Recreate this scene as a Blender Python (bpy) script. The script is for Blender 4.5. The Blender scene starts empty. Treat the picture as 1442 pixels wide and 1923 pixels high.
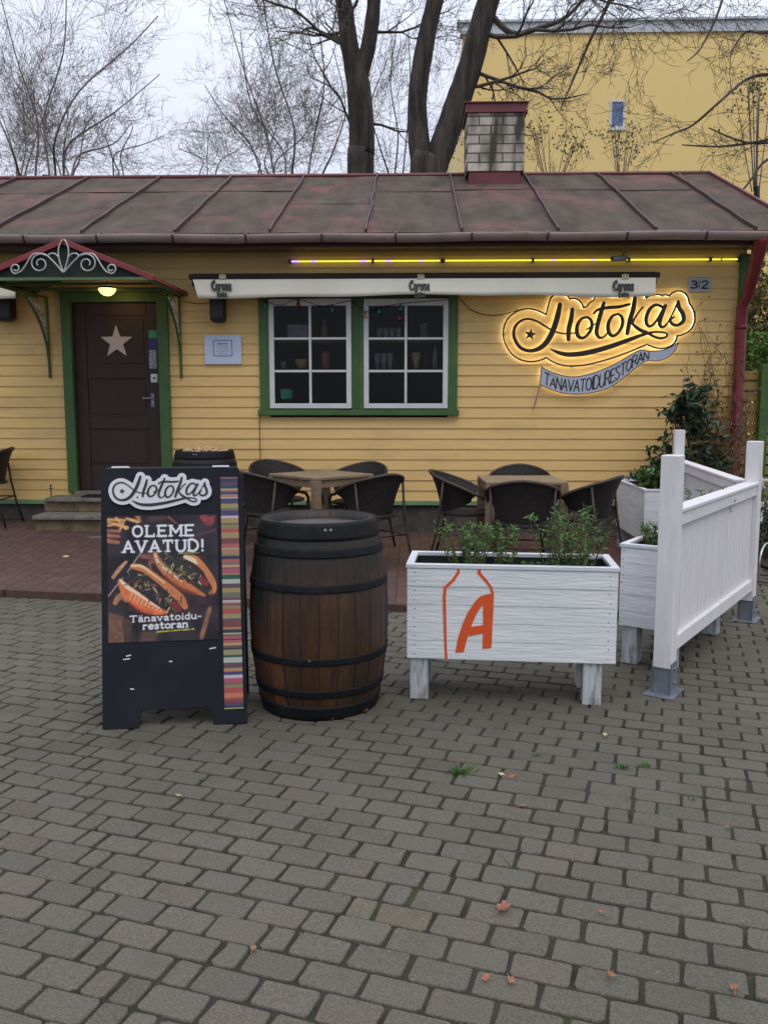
import bpy, math, random
import numpy as np
from mathutils import Vector, Matrix, Euler
R = math.radians
scene = bpy.context.scene
COL = scene.collection

# ------------------------------------------------------------------ camera
PITCH, YAW, EYE, FPX = 7.2, 1.7, 1.45, 1650.0
cam_d = bpy.data.cameras.new('camera'); cam = bpy.data.objects.new('camera', cam_d); COL.objects.link(cam)
cam.location = (0, 0, EYE); cam.rotation_euler = (R(90 - PITCH), 0, R(YAW))
cam_d.sensor_fit = 'VERTICAL'; cam_d.sensor_height = 24; cam_d.lens = 24 * FPX / 1923
cam_d.clip_start = .05; cam_d.clip_end = 500
scene.camera = cam
# ------------------------------------------------------------------ sky, sun, exposure
SUN_EL, SUN_ROT = 58, 200
w = bpy.data.worlds.new('World'); scene.world = w; w.use_nodes = True
nt = w.node_tree; nt.nodes.clear()
wo = nt.nodes.new('ShaderNodeOutputWorld'); bg = nt.nodes.new('ShaderNodeBackground'); sky = nt.nodes.new('ShaderNodeTexSky')
sky.sky_type = 'NISHITA'; sky.sun_disc = False; sky.sun_elevation = R(SUN_EL); sky.sun_rotation = R(SUN_ROT)
mx = nt.nodes.new('ShaderNodeMix'); mx.data_type = 'RGBA'; mx.inputs['Factor'].default_value = .93
tc = nt.nodes.new('ShaderNodeTexCoord'); cn = nt.nodes.new('ShaderNodeTexNoise'); cn.inputs['Scale'].default_value = 1.7; cn.inputs['Detail'].default_value = 5
mp = nt.nodes.new('ShaderNodeMapping'); mp.inputs['Scale'].default_value = (1, 1, 2.6)
cr = nt.nodes.new('ShaderNodeValToRGB')
cr.color_ramp.elements[0].position = .35; cr.color_ramp.elements[0].color = (6.1, 6.5, 7.6, 1)
cr.color_ramp.elements[1].position = .7; cr.color_ramp.elements[1].color = (6.9, 7.3, 8.4, 1)
nt.links.new(tc.outputs['Generated'], mp.inputs[0]); nt.links.new(mp.outputs[0], cn.inputs['Vector']); nt.links.new(cn.outputs['Fac'], cr.inputs[0])
spz = nt.nodes.new('ShaderNodeSeparateXYZ'); nt.links.new(tc.outputs['Generated'], spz.inputs[0])
zr = nt.nodes.new('ShaderNodeMapRange'); zr.inputs[1].default_value = .25; zr.inputs[2].default_value = 1; zr.inputs[3].default_value = 1.0; zr.inputs[4].default_value = 2.2; nt.links.new(spz.outputs['Z'], zr.inputs[0])
vz = nt.nodes.new('ShaderNodeVectorMath'); vz.operation = 'SCALE'; nt.links.new(cr.outputs[0], vz.inputs[0]); yr = nt.nodes.new('ShaderNodeMapRange'); yr.inputs[1].default_value = -1; yr.inputs[2].default_value = .9; yr.inputs[3].default_value = .60; yr.inputs[4].default_value = .97; nt.links.new(spz.outputs['Y'], yr.inputs[0])
mz = nt.nodes.new('ShaderNodeMath'); mz.operation = 'MULTIPLY'; nt.links.new(zr.outputs[0], mz.inputs[0]); nt.links.new(yr.outputs[0], mz.inputs[1])
nt.links.new(mz.outputs[0], vz.inputs['Scale'])
nt.links.new(sky.outputs[0], mx.inputs['A']); nt.links.new(vz.outputs[0], mx.inputs['B'])
nt.links.new(mx.outputs['Result'], bg.inputs['Color']); bg.inputs['Strength'].default_value = .1
nt.links.new(bg.outputs[0], wo.inputs[0])
sd = bpy.data.lights.new('sun', 'SUN'); sd.energy = .7; sd.angle = R(35); sd.color = (1, .95, .86)
so = bpy.data.objects.new('sun', sd); COL.objects.link(so)
so.rotation_euler = Vector((math.sin(R(-20)) * math.cos(R(SUN_EL)) * -1, -math.cos(R(-20)) * math.cos(R(SUN_EL)), math.sin(R(SUN_EL)))).to_track_quat('Z', 'Y').to_euler()
scene.view_settings.view_transform = 'Standard'; scene.view_settings.look = 'None'
scene.view_settings.exposure = .36; scene.view_settings.gamma = 1

# ------------------------------------------------------------------ measuring helpers
CM = Euler((R(90 - PITCH), 0, R(YAW))).to_matrix()
def ray(px, py): return CM @ Vector(((px - 721) / FPX, (961.5 - py) / FPX, -1))
def G(px, py, z=0.0):
    d = ray(px, py); t = (z - EYE) / d.z; return Vector((d.x * t, d.y * t, z))
def W(px, py, Y):
    d = ray(px, py); t = Y / d.y; return Vector((d.x * t, Y, EYE + d.z * t))
def lin(c):
    f = lambda v: (v / 255 / 12.92) if v / 255 <= .04045 else ((v / 255 + .055) / 1.055) ** 2.4
    return tuple(f(v) for v in c)
rng = random.Random(7)

# ------------------------------------------------------------------ materials
def M(name, c1, c2=None, scale=6, rough=.6, bump=0.0, stretch=(1, 1, 1), metal=0, ramp=(.35, .65), detail=6,
      bscale=None, c3=None, s3=2.0, r3=(.55, .7), emit=0, spec=.5, attr=None, seams=None, st3=(1, 1, 1)):
    m = bpy.data.materials.new(name); m.use_nodes = True; n = m.node_tree; N = n.nodes; L = n.links
    b = N['Principled BSDF']; b.inputs['Roughness'].default_value = rough; b.inputs['Metallic'].default_value = metal
    b.inputs['Specular IOR Level'].default_value = spec
    tc = N.new('ShaderNodeTexCoord'); oi = N.new('ShaderNodeObjectInfo')
    add = N.new('ShaderNodeVectorMath'); add.operation = 'ADD'
    ml = N.new('ShaderNodeMath'); ml.operation = 'MULTIPLY'; ml.inputs[1].default_value = 37
    L.new(oi.outputs['Random'], ml.inputs[0]); L.new(tc.outputs['Object'], add.inputs[0]); L.new(ml.outputs[0], add.inputs[1])
    mp = N.new('ShaderNodeMapping'); mp.inputs['Scale'].default_value = stretch; L.new(add.outputs[0], mp.inputs[0])
    col = None
    if attr:
        a = N.new('ShaderNodeAttribute'); a.attribute_name = attr; col = a.outputs['Color']
    if c2 is not None:
        no = N.new('ShaderNodeTexNoise'); no.inputs['Scale'].default_value = scale; no.inputs['Detail'].default_value = detail; no.inputs['Roughness'].default_value = .65
        L.new(mp.outputs[0], no.inputs['Vector'])
        rp = N.new('ShaderNodeValToRGB'); e = rp.color_ramp.elements
        e[0].position, e[1].position = ramp; e[0].color = (*c1, 1); e[1].color = (*c2, 1); L.new(no.outputs['Fac'], rp.inputs[0])
        if col is None: col = rp.outputs[0]
        else:
            mm = N.new('ShaderNodeMix'); mm.data_type = 'RGBA'; mm.blend_type = 'MULTIPLY'; mm.inputs['Factor'].default_value = 1
            L.new(col, mm.inputs['A']); L.new(rp.outputs[0], mm.inputs['B']); col = mm.outputs['Result']
    if c3 is not None:
        mp3 = N.new('ShaderNodeMapping'); mp3.inputs['Scale'].default_value = st3; L.new(add.outputs[0], mp3.inputs[0])
        n3 = N.new('ShaderNodeTexNoise'); n3.inputs['Scale'].default_value = s3; n3.inputs['Detail'].default_value = 8; n3.inputs['Roughness'].default_value = .7
        L.new(mp3.outputs[0], n3.inputs['Vector'])
        r_ = N.new('ShaderNodeMapRange'); r_.inputs[1].default_value, r_.inputs[2].default_value = r3; L.new(n3.outputs['Fac'], r_.inputs[0])
        m3 = N.new('ShaderNodeMix'); m3.data_type = 'RGBA'; L.new(r_.outputs[0], m3.inputs['Factor'])
        if col is None: m3.inputs['A'].default_value = (*c1, 1)
        else: L.new(col, m3.inputs['A'])
        m3.inputs['B'].default_value = (*c3, 1); col = m3.outputs['Result']
    if col is None: b.inputs['Base Color'].default_value = (*c1, 1)
    else: L.new(col, b.inputs['Base Color'])
    if bump:
        nb = N.new('ShaderNodeTexNoise'); nb.inputs['Scale'].default_value = bscale or scale * 3; nb.inputs['Detail'].default_value = 8
        L.new(mp.outputs[0], nb.inputs['Vector']); bp = N.new('ShaderNodeBump'); bp.inputs['Strength'].default_value = bump; bp.inputs['Distance'].default_value = .02
        L.new(nb.outputs['Fac'], bp.inputs['Height']); L.new(bp.outputs[0], b.inputs['Normal'])
    if emit:
        if col is None: b.inputs['Emission Color'].default_value = (*c1, 1)
        else: L.new(col, b.inputs['Emission Color'])
        b.inputs['Emission Strength'].default_value = emit
    return m

Y1, Y2 = (.73, .485, .180), (.82, .555, .215)
m_siding = M('yellow_siding', Y1, Y2, 1.6, .55, .12, (1, 1, 7), ramp=(.3, .7), c3=(.38, .26, .12), s3=1.8, r3=(.54, .95), st3=(.6, 1, 2))
m_green = M('green_paint', (.045, .11, .028), (.065, .145, .04), 4, .5, .1)
m_gstrip = M('pale_green_paint', (.16, .26, .14), (.2, .32, .17), 3, .6, .05)
m_found = M('foundation_stone', (.05, .045, .038), (.10, .09, .075), 9, .9, .6)
m_step = M('step_stone', (.13, .10, .06), (.24, .18, .10), 7, .9, .7, c3=(.05, .045, .04), s3=5, r3=(.5, .75))
m_slab = M('step_slab', (.15, .13, .11), (.24, .21, .18), 10, .85, .3)
m_roof = M('faded_roof_paint', (.064, .048, .037), (.130, .100, .080), 2.6, .85, .15, (1.6, .6, .6), spec=.15, ramp=(.3, .7), c3=(.22, .105, .098), s3=1.1, r3=(.52, .74))
m_seam = M('roof_seam_red', (.05, .026, .024), (.085, .040, .037), 4, .55, .1)
m_ridge = M('ridge_red', (.17, .03, .04), (.11, .025, .03), 4, .5)
m_gutter = M('gutter_paint', (.34, .25, .235), (.25, .185, .17), 3, .5, .05, c3=(.13, .08, .07), s3=5, r3=(.55, .8))
m_fascia = M('dark_red_paint', (.075, .018, .02), (.10, .026, .028), 4, .5, .1)
m_downpipe = M('downpipe_red', (.20, .018, .022), (.15, .015, .02), 4, .4)
m_soffit = M('soffit_brown', (.10, .08, .055), (.15, .115, .08), 5, .22, .1, (1, 8, 1))
m_door = M('door_brown', (.030, .013, .010), (.042, .019, .014), 4, .55, .15, (8, 8, 1))
m_white = M('window_white', (.72, .72, .72), (.62, .62, .63), 5, .45, .05)
m_star = M('star_paint', (.62, .56, .55), (.57, .52, .51), 5, .6)
m_black = M('black_plastic', (.010, .010, .014), None, rough=.5, spec=.3)
m_blackm = M('black_metal', (.02, .02, .022), (.035, .033, .032), 9, .5, .1, metal=.3)
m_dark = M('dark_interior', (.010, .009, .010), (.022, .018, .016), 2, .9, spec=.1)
m_shelf = M('shelf_wood', (.30, .17, .09), (.2, .12, .06), 5, .6)
m_awning = M('awning_canvas', (.92, .88, .74), (.86, .83, .69), 3, .8, .1, (1, 1, .3), c3=(.62, .64, .50), s3=4, r3=(.58, .9), st3=(1.5, 1, .6))
m_cass = M('awning_cassette', (.016, .011, .009), (.030, .020, .016), 4, .6, spec=.2)
m_faint = M('faded_print', (.07, .07, .06), None, rough=.8)
m_print = M('print_ink', (.03, .03, .028), None, rough=.7)
m_gold = M('pale_gold_ink', (.60, .56, .36), None, rough=.7)
m_paper = M('notice_paper', (.60, .67, .86), (.56, .63, .82), 4, .35)
m_ink = M('grey_ink', (.16, .22, .42), None, rough=.6)
m_scroll = M('silver_paint', (.52, .52, .50), None, rough=.35, metal=.4)
m_canopyglass = M('canopy_underside', (.03, .045, .035), (.05, .065, .05), 4, .35)
m_lamp = M('lamp_glow', (1.0, .62, .16), None, emit=2.6)
m_led = M('led_yellow', (.84, .80, .06), None, emit=1.0)
m_ledp = M('led_purple', (.55, .30, .95), None, emit=1.5)
m_halo = M('warm_led_strip', (1.0, .92, .62), None, emit=2.5)
m_sign = M('sign_black', (.02, .015, .010), None, rough=.4)
m_banner = M('banner_face', (.50, .53, .62), (.46, .49, .58), 3, .5)
m_plate = M('number_plate', (.42, .44, .48), None, rough=.5)
m_board = M('board_charcoal', (.008, .010, .015), (.014, .017, .024), 3, .65, .05, spec=.25, c3=(.022, .027, .034), s3=7, r3=(.6, .9))
m_logo = M('logo_white', (.72, .72, .75), None, rough=.5)
m_vcol = M('printed_colour', (1, 1, 1), None, rough=.35, attr='col')
m_hoop = M('hoop_iron', (.006, .007, .009), (.014, .014, .016), 7, .6, .2, spec=.2, c3=(.10, .055, .04), s3=9, r3=(.66, .8))
m_pl = M('whitewashed_wood', (.68, .71, .73), (.82, .84, .85), 2.5, .7, .25, (1.2, 1.2, 14), c3=(.33, .35, .35), s3=1.6, r3=(.58, .76), st3=(1.3, 1.3, 15))
m_pleg = M('whitewashed_leg', (.42, .45, .47), (.58, .61, .63), 4, .75, .3, (9, 9, 1), c3=(.16, .15, .13), s3=5, r3=(.48, .62), st3=(5, 5, 1))
m_liner = M('planter_liner', (.015, .018, .022), None, rough=.5)
m_soil = M('soil', (.03, .022, .015), (.06, .045, .03), 40, .95, .8)
m_orange = M('orange_paint', (.78, .105, .02), (.70, .09, .015), 6, .55, .1)
m_fence = M('white_fence_paint', (.69, .66, .67), (.79, .76, .77), 3, .6, .15, (8, 8, 1), c3=(.48, .45, .45), s3=4, r3=(.60, .85), st3=(8, 8, .6))
m_steel = M('galvanised_steel', (.20, .23, .27), (.28, .31, .35), 12, .4, .05, metal=.5)
m_chrome = M('polished_steel', (.55, .55, .55), None, rough=.25, metal=.9)
m_wicker = M('dark_wicker', (.012, .010, .009), (.034, .028, .025), 60, .6, .6, (1, 1, 1), bscale=90, spec=.3)
m_wframe = M('wicker_frame', (.020, .013, .010), (.05, .03, .02), 20, .45, .2)
m_table = M('weathered_table', (.19, .13, .075), (.29, .21, .125), 4, .65, .2, (1, 9, 9), c3=(.13, .10, .07), s3=5, r3=(.55, .8))
m_bark = M('bark', (.018, .014, .012), (.075, .060, .050), 9, .95, 1.0, (1, 1, .16), ramp=(.36, .62), bscale=16, c3=(.05, .054, .036), s3=1.5, r3=(.55, .85))
m_ftwig = M('far_twig_haze', (.13, .10, .095), (.20, .16, .15), 6, .9)  # paler than twig_bark: haze of far twigs against sky put into colour
m_twig = M('twig_bark', (.06, .048, .04), (.11, .09, .075), 6, .9)
m_plaster = M('yellow_plaster', (.90, .65, .25), (.93, .68, .275), .35, .8, .05, c3=(.86, .61, .235), s3=.25, r3=(.5, .9))
m_parapet = M('parapet_metal', (.58, .6, .64), (.66, .68, .7), 2, .5)
m_blueglass = M('reflecting_pane', (.12, .18, .34), (.20, .26, .42), 2, .15)
m_herb = M('herb_leaf', (.055, .115, .030), (.11, .19, .055), 12, .6)
m_herb2 = M('herb_leaf_bright', (.12, .25, .05), (.08, .17, .04), 12, .6)
m_stem = M('herb_stem', (.10, .07, .04), (.13, .10, .05), 9, .8)
m_ever = M('evergreen_leaf', (.018, .038, .016), (.035, .065, .025), 7, .45)
m_dry = M('dry_leaf', (.22, .11, .045), (.15, .08, .035), 7, .8)
m_vine = M('dry_vine', (.11, .07, .04), (.16, .11, .06), 7, .9)
m_olive = M('autumn_leaf', (.15, .15, .045), (.21, .17, .05), 7, .7)
m_lf = M('fallen_leaf', (.36, .14, .065), (.24, .10, .05), 30, .6)
m_lfp = M('pale_fallen_leaf', (.55, .45, .22), (.5, .38, .2), 30, .6)
m_fyel = M('fence_yellow_wood', (.26, .18, .06), (.34, .24, .08), 4, .7, .2, (1, 1, 8))
m_monob = M('pale_plastic', (.50, .47, .44), None, rough=.5)

def brick_mat(name, c1, c2, mort, bw, rh, msz, rot=0, rough=.8, plane='XY', c3=None, s3=2, r3=(.5, .8), bias=0):
    m = M(name, c1, None, rough=rough); n = m.node_tree; N = n.nodes; L = n.links; b = N['Principled BSDF']
    tc = N.new('ShaderNodeTexCoord'); mp = N.new('ShaderNodeMapping'); mp.inputs['Rotation'].default_value = (R(90) if plane == 'XZ' else 0, 0, R(rot))
    L.new(tc.outputs['Object'], mp.inputs[0]); br = N.new('ShaderNodeTexBrick'); L.new(mp.outputs[0], br.inputs[0])
    br.inputs['Color1'].default_value = (*c1, 1); br.inputs['Color2'].default_value = (*c2, 1); br.inputs['Mortar'].default_value = (*mort, 1)
    br.inputs['Scale'].default_value = 1; br.inputs['Mortar Size'].default_value = msz; br.inputs['Brick Width'].default_value = bw; br.inputs['Row Height'].default_value = rh
    br.inputs['Mortar Smooth'].default_value = .3; br.inputs['Bias'].default_value = bias
    no = N.new('ShaderNodeTexNoise'); no.inputs['Scale'].default_value = 9; no.inputs['Detail'].default_value = 8; L.new(tc.outputs['Object'], no.inputs['Vector'])
    rp = N.new('ShaderNodeMapRange'); rp.inputs[1].default_value = .3; rp.inputs[2].default_value = .7; rp.inputs[3].default_value = .78; rp.inputs[4].default_value = 1.15; L.new(no.outputs['Fac'], rp.inputs[0])
    mm = N.new('ShaderNodeVectorMath'); mm.operation = 'SCALE'; L.new(br.outputs['Color'], mm.inputs[0]); L.new(rp.outputs[0], mm.inputs['Scale'])
    out = mm.outputs[0]
    if c3:
        n3 = N.new('ShaderNodeTexNoise'); n3.inputs['Scale'].default_value = s3; n3.inputs['Detail'].default_value = 8
        mp3 = N.new('ShaderNodeMapping'); mp3.inputs['Scale'].default_value = (3.4, 1, .7) if plane == 'XZ' else (1, 1, 1); L.new(tc.outputs['Object'], mp3.inputs[0]); L.new(mp3.outputs[0], n3.inputs['Vector'])
        r_ = N.new('ShaderNodeMapRange'); r_.inputs[1].default_value, r_.inputs[2].default_value = r3; L.new(n3.outputs['Fac'], r_.inputs[0])
        m3 = N.new('ShaderNodeMix'); m3.data_type = 'RGBA'; L.new(r_.outputs[0], m3.inputs['Factor']); L.new(out, m3.inputs['A']); m3.inputs['B'].default_value = (*c3, 1); out = m3.outputs['Result']
    L.new(out, b.inputs['Base Color'])
    bp = N.new('ShaderNodeBump'); bp.inputs['Strength'].default_value = .7; bp.inputs['Distance'].default_value = .006; bp.invert = True
    L.new(br.outputs['Fac'], bp.inputs['Height']); L.new(bp.outputs[0], b.inputs['Normal'])
    return m
m_terrace = brick_mat('terrace_clinker', (.115, .058, .047), (.088, .046, .038), (.045, .028, .023), .2, .098, .005, rot=90, c3=(.075, .055, .043), s3=1.4, r3=(.5, .85))
m_chim = brick_mat('white_chimney_brick', (.62, .56, .48), (.46, .41, .35), (.07, .06, .05), .29, .108, .009, plane='XZ', c3=(.055, .05, .035), s3=1.5, r3=(.46, .66))

def stave_mat(name, c1, c2, c3, n_st):
    m = M(name, c1, None, rough=.5); n = m.node_tree; N = n.nodes; L = n.links; b = N['Principled BSDF']
    at = N.new('ShaderNodeAttribute'); at.attribute_name = 'col'
    tc = N.new('ShaderNodeTexCoord'); mp = N.new('ShaderNodeMapping'); mp.inputs['Scale'].default_value = (7, 7, .8); L.new(tc.outputs['Object'], mp.inputs[0])
    no = N.new('ShaderNodeTexNoise'); no.inputs['Scale'].default_value = 5; no.inputs['Detail'].default_value = 9; no.inputs['Roughness'].default_value = .7; L.new(mp.outputs[0], no.inputs['Vector'])
    rp = N.new('ShaderNodeValToRGB'); e = rp.color_ramp.elements; e[0].position = .3; e[1].position = .7; e[0].color = (*c1, 1); e[1].color = (*c2, 1); L.new(no.outputs['Fac'], rp.inputs[0])
    mm = N.new('ShaderNodeMix'); mm.data_type = 'RGBA'; mm.blend_type = 'MULTIPLY'; mm.inputs['Factor'].default_value = 1
    L.new(at.outputs['Color'], mm.inputs['A']); L.new(rp.outputs[0], mm.inputs['B'])
    # dark weather stain: larger towards the upper part of the barrel
    n3 = N.new('ShaderNodeTexNoise'); n3.inputs['Scale'].default_value = 2.3; n3.inputs['Detail'].default_value = 7; L.new(tc.outputs['Object'], n3.inputs['Vector'])
    sp = N.new('ShaderNodeSeparateXYZ'); L.new(tc.outputs['Object'], sp.inputs[0])
    ma = N.new('ShaderNodeMath'); ma.operation = 'MULTIPLY_ADD'; ma.inputs[1].default_value = .38; L.new(sp.outputs['Z'], ma.inputs[0]); L.new(n3.outputs['Fac'], ma.inputs[2])
    r_ = N.new('ShaderNodeMapRange'); r_.inputs[1].default_value, r_.inputs[2].default_value = .54, .82; L.new(ma.outputs[0], r_.inputs[0])
    m3 = N.new('ShaderNodeMix'); m3.data_type = 'RGBA'; L.new(r_.outputs[0], m3.inputs['Factor']); L.new(mm.outputs['Result'], m3.inputs['A']); m3.inputs['B'].default_value = (*c3, 1)
    L.new(m3.outputs['Result'], b.inputs['Base Color'])
    bp = N.new('ShaderNodeBump'); bp.inputs['Strength'].default_value = .35; bp.inputs['Distance'].default_value = .01; L.new(no.outputs['Fac'], bp.inputs['Height']); L.new(bp.outputs[0], b.inputs['Normal'])
    return m
m_stave = stave_mat('oak_staves', (.030, .015, .007), (.110, .050, .019), (.013, .011, .009), 24)

def glass_mat():
    m = bpy.data.materials.new('window_glass'); m.use_nodes = True; N = m.node_tree.nodes; L = m.node_tree.links; N.clear()
    o = N.new('ShaderNodeOutputMaterial'); t = N.new('ShaderNodeBsdfTransparent'); g = N.new('ShaderNodeBsdfGlossy'); g.inputs['Roughness'].default_value = .03
    f = N.new('ShaderNodeFresnel'); f.inputs[0].default_value = 1.28; x = N.new('ShaderNodeMixShader')
    t.inputs[0].default_value = (.72, .74, .76, 1)
    L.new(f.outputs[0], x.inputs[0]); L.new(t.outputs[0], x.inputs[1]); L.new(g.outputs[0], x.inputs[2]); L.new(x.outputs[0], o.inputs[0]); return m
m_glass = glass_mat()

# ------------------------------------------------------------------ mesh builder
def _put(name, me, mats, parent):
    for m in (mats if isinstance(mats, (list, tuple)) else [mats]): me.materials.append(m)
    o = bpy.data.objects.new(name, me); COL.objects.link(o)
    if parent is not None: o.parent = parent
    return o
def tag(o, label=None, cat=None, group=None, kind=None):
    if label: o['label'] = label
    if cat: o['category'] = cat
    if group: o['group'] = group
    if kind: o['kind'] = kind
    return o
def thing(name, label, cat, loc=(0, 0, 0), rz=0, group=None):
    o = bpy.data.objects.new(name, None); COL.objects.link(o); o.empty_display_size = .1
    o.location = loc; o.rotation_euler = (0, 0, rz); return tag(o, label, cat, group)
def copy_tree(o, parent=None):
    c = o.copy(); COL.objects.link(c); c.parent = parent
    for ch in [x for x in bpy.data.objects if x.parent == o]: copy_tree(ch, c)
    return c

class MB:
    def __init__(s): s.v = []; s.f = []; s.mi = []; s.c = []; s.m = 0; s.T = None; s.col = None
    def add(s, vs, fs):
        b = len(s.v)
        if s.T is not None: vs = [s.T @ Vector(v) for v in vs]
        s.v.extend([tuple(v) for v in vs])
        for f in fs: s.f.append([b + i for i in f]); s.mi.append(s.m); s.c.append(s.col)
    def box(s, a, b, rot=None, piv=None):
        x0, y0, z0 = a; x1, y1, z1 = b
        vs = [Vector(p) for p in ((x0, y0, z0), (x1, y0, z0), (x1, y1, z0), (x0, y1, z0), (x0, y0, z1), (x1, y0, z1), (x1, y1, z1), (x0, y1, z1))]
        if rot is not None:
            pv = Vector(piv) if piv is not None else sum(vs, Vector()) / 8
            vs = [rot @ (v - pv) + pv for v in vs]
        s.add(vs, [(0, 3, 2, 1), (4, 5, 6, 7), (0, 1, 5, 4), (1, 2, 6, 5), (2, 3, 7, 6), (3, 0, 4, 7)]); return s
    def bar(s, p, q, wx, wz):
        p, q = Vector(p), Vector(q); d = (q - p).normalized()
        up = Vector((0, 0, 1)) if abs(d.z) < .95 else Vector((0, 1, 0))
        a = d.cross(up).normalized() * wx / 2; b = a.cross(d).normalized() * wz / 2
        vs = [p - a - b, p + a - b, p + a + b, p - a + b, q - a - b, q + a - b, q + a + b, q - a + b]
        s.add(vs, [(0, 1, 2, 3), (7, 6, 5, 4), (0, 4, 5, 1), (1, 5, 6, 2), (2, 6, 7, 3), (3, 7, 4, 0)]); return s
    def tube(s, pts, r, n=8, cap=True):
        P = [Vector(p) for p in pts]; rr = r if isinstance(r, (list, tuple)) else [r] * len(P)
        vs = []; a = None
        for i, p in enumerate(P):
            d = (P[min(i + 1, len(P) - 1)] - P[max(i - 1, 0)])
            if d.length < 1e-9: d = Vector((0, 0, 1))
            d.normalize()
            if a is None: a = d.cross(Vector((0, 0, 1)) if abs(d.z) < .9 else Vector((1, 0, 0))).normalized()
            else:
                a = a - d * a.dot(d)
                a = a.normalized() if a.length > 1e-6 else d.orthogonal().normalized()
            b = d.cross(a)
            for k in range(n):
                t = 2 * math.pi * k / n; vs.append(p + (a * math.cos(t) + b * math.sin(t)) * rr[i])
        fs = []
        for i in range(len(P) - 1):
            for k in range(n):
                k2 = (k + 1) % n; fs.append((i * n + k, i * n + k2, (i + 1) * n + k2, (i + 1) * n + k))
        if cap: fs.append(tuple(range(n - 1, -1, -1))); fs.append(tuple((len(P) - 1) * n + k for k in range(n)))
        s.add(vs, fs); return s
    def lathe(s, prof, n=32, c=(0, 0, 0), cols=None):
        vs = []; fs = []
        for (r, z) in prof:
            for k in range(n):
                t = 2 * math.pi * k / n; vs.append((c[0] + r * math.cos(t), c[1] + r * math.sin(t), c[2] + z))
        b = len(s.v); s.add(vs, [])
        for i in range(len(prof) - 1):
            for k in range(n):
                k2 = (k + 1) % n; s.f.append([b + i * n + k, b + i * n + k2, b + (i + 1) * n + k2, b + (i + 1) * n + k]); s.mi.append(s.m); s.c.append(cols[k] if cols else s.col)
        return s
    def prism(s, poly, y0, y1):                      # polygon in XZ, extruded along Y (y0 front)
        n = len(poly); vs = [(x, y0, z) for x, z in poly] + [(x, y1, z) for x, z in poly]
        fs = [tuple(range(n)), tuple(range(2 * n - 1, n - 1, -1))] + [(i, i + n, (i + 1) % n + n, (i + 1) % n) for i in range(n)]
        s.add(vs, fs); return s
    def leaf(s, p, d, l, w, nrm=None):
        p = Vector(p); d = Vector(d).normalized()
        n_ = Vector(nrm) if nrm is not None else Vector((rng.gauss(0, 1), rng.gauss(0, 1), rng.gauss(0, 1)))
        a = d.cross(n_)
        if a.length < 1e-4: a = d.orthogonal()
        a.normalize(); u = a.cross(d)
        s.add([p, p + d * l * .45 + a * w * .5 + u * l * .05, p + d * l, p + d * l * .45 - a * w * .5 + u * l * .05], [(0, 1, 2, 3)]); return s
    def build(s, name, mats, parent=None, smooth=False, bevel=0, world=False):
        v = s.v
        if world and parent is not None:
            L = parent.location; v = [(a - L.x, b - L.y, c - L.z) for a, b, c in v]
        me = bpy.data.meshes.new(name); me.from_pydata(v, [], s.f); me.update()
        me.polygons.foreach_set('material_index', s.mi)
        if smooth: me.polygons.foreach_set('use_smooth', [True] * len(s.f))
        if any(c is not None for c in s.c):
            ca = me.color_attributes.new('col', 'FLOAT_COLOR', 'CORNER'); buf = []
            for f, c in zip(s.f, s.c):
                c = c or (1, 1, 1)
                buf.extend([c[0], c[1], c[2], 1.0] * len(f))
            ca.data.foreach_set('color', buf)
        o = _put(name, me, mats, parent)
        if bevel:
            bv = o.modifiers.new('bevel', 'BEVEL'); bv.width = bevel; bv.segments = 2; bv.limit_method = 'ANGLE'; bv.angle_limit = R(40)
        return o

# ------------------------------------------------------------------ stroke drawing -> solid meshes (distance fields)
def catmull(P, k=6):
    if len(P) < 3: return P
    out = []; Q = [P[0]] + list(P) + [P[-1]]
    for i in range(1, len(Q) - 2):
        a, b, c, d = [np.array(Q[j], float) for j in (i - 1, i, i + 1, i + 2)]
        for t in np.linspace(0, 1, k, endpoint=False):
            out.append(tuple(.5 * ((2 * b) + (-a + c) * t + (2 * a - 5 * b + 4 * c - d) * t * t + (-a + 3 * b - 3 * c + d) * t ** 3)))
    out.append(tuple(P[-1])); return out
class Field:
    def __init__(s, x0, x1, y0, y1, st):
        s.x0, s.y0, s.st = x0, y0, st; s.nx = int((x1 - x0) / st) + 1; s.ny = int((y1 - y0) / st) + 1
        s.X, s.Y = np.meshgrid(x0 + np.arange(s.nx) * st, y0 + np.arange(s.ny) * st)
        s.F = np.full(s.X.shape, 1e6)
    def stroke(s, P, smooth=True):
        P = [(p[0], p[1], p[2]) for p in P]; P = catmull(P) if smooth else P
        for a, b in zip(P[:-1], P[1:]):
            dx, dy = b[0] - a[0], b[1] - a[1]; L2 = dx * dx + dy * dy + 1e-9
            t = np.clip(((s.X - a[0]) * dx + (s.Y - a[1]) * dy) / L2, 0, 1)
            d = np.hypot(s.X - a[0] - t * dx, s.Y - a[1] - t * dy) - (a[2] + (b[2] - a[2]) * t); s.F = np.minimum(s.F, d)
        return s
    def poly(s, P):
        d = np.full(s.X.shape, 1e12); ins = np.zeros(s.X.shape, bool); n = len(P)
        for i in range(n):
            ax, ay = P[i]; bx, by = P[(i + 1) % n]; dx, dy = bx - ax, by - ay
            t = np.clip(((s.X - ax) * dx + (s.Y - ay) * dy) / (dx * dx + dy * dy + 1e-9), 0, 1)
            d = np.minimum(d, (s.X - ax - t * dx) ** 2 + (s.Y - ay - t * dy) ** 2)
            if ay != by: ins ^= ((ay > s.Y) != (by > s.Y)) & (s.X < (bx - ax) * (s.Y - ay) / (by - ay) + ax)
        s.F = np.minimum(s.F, np.where(ins, -1, 1) * np.sqrt(d)); return s
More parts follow.
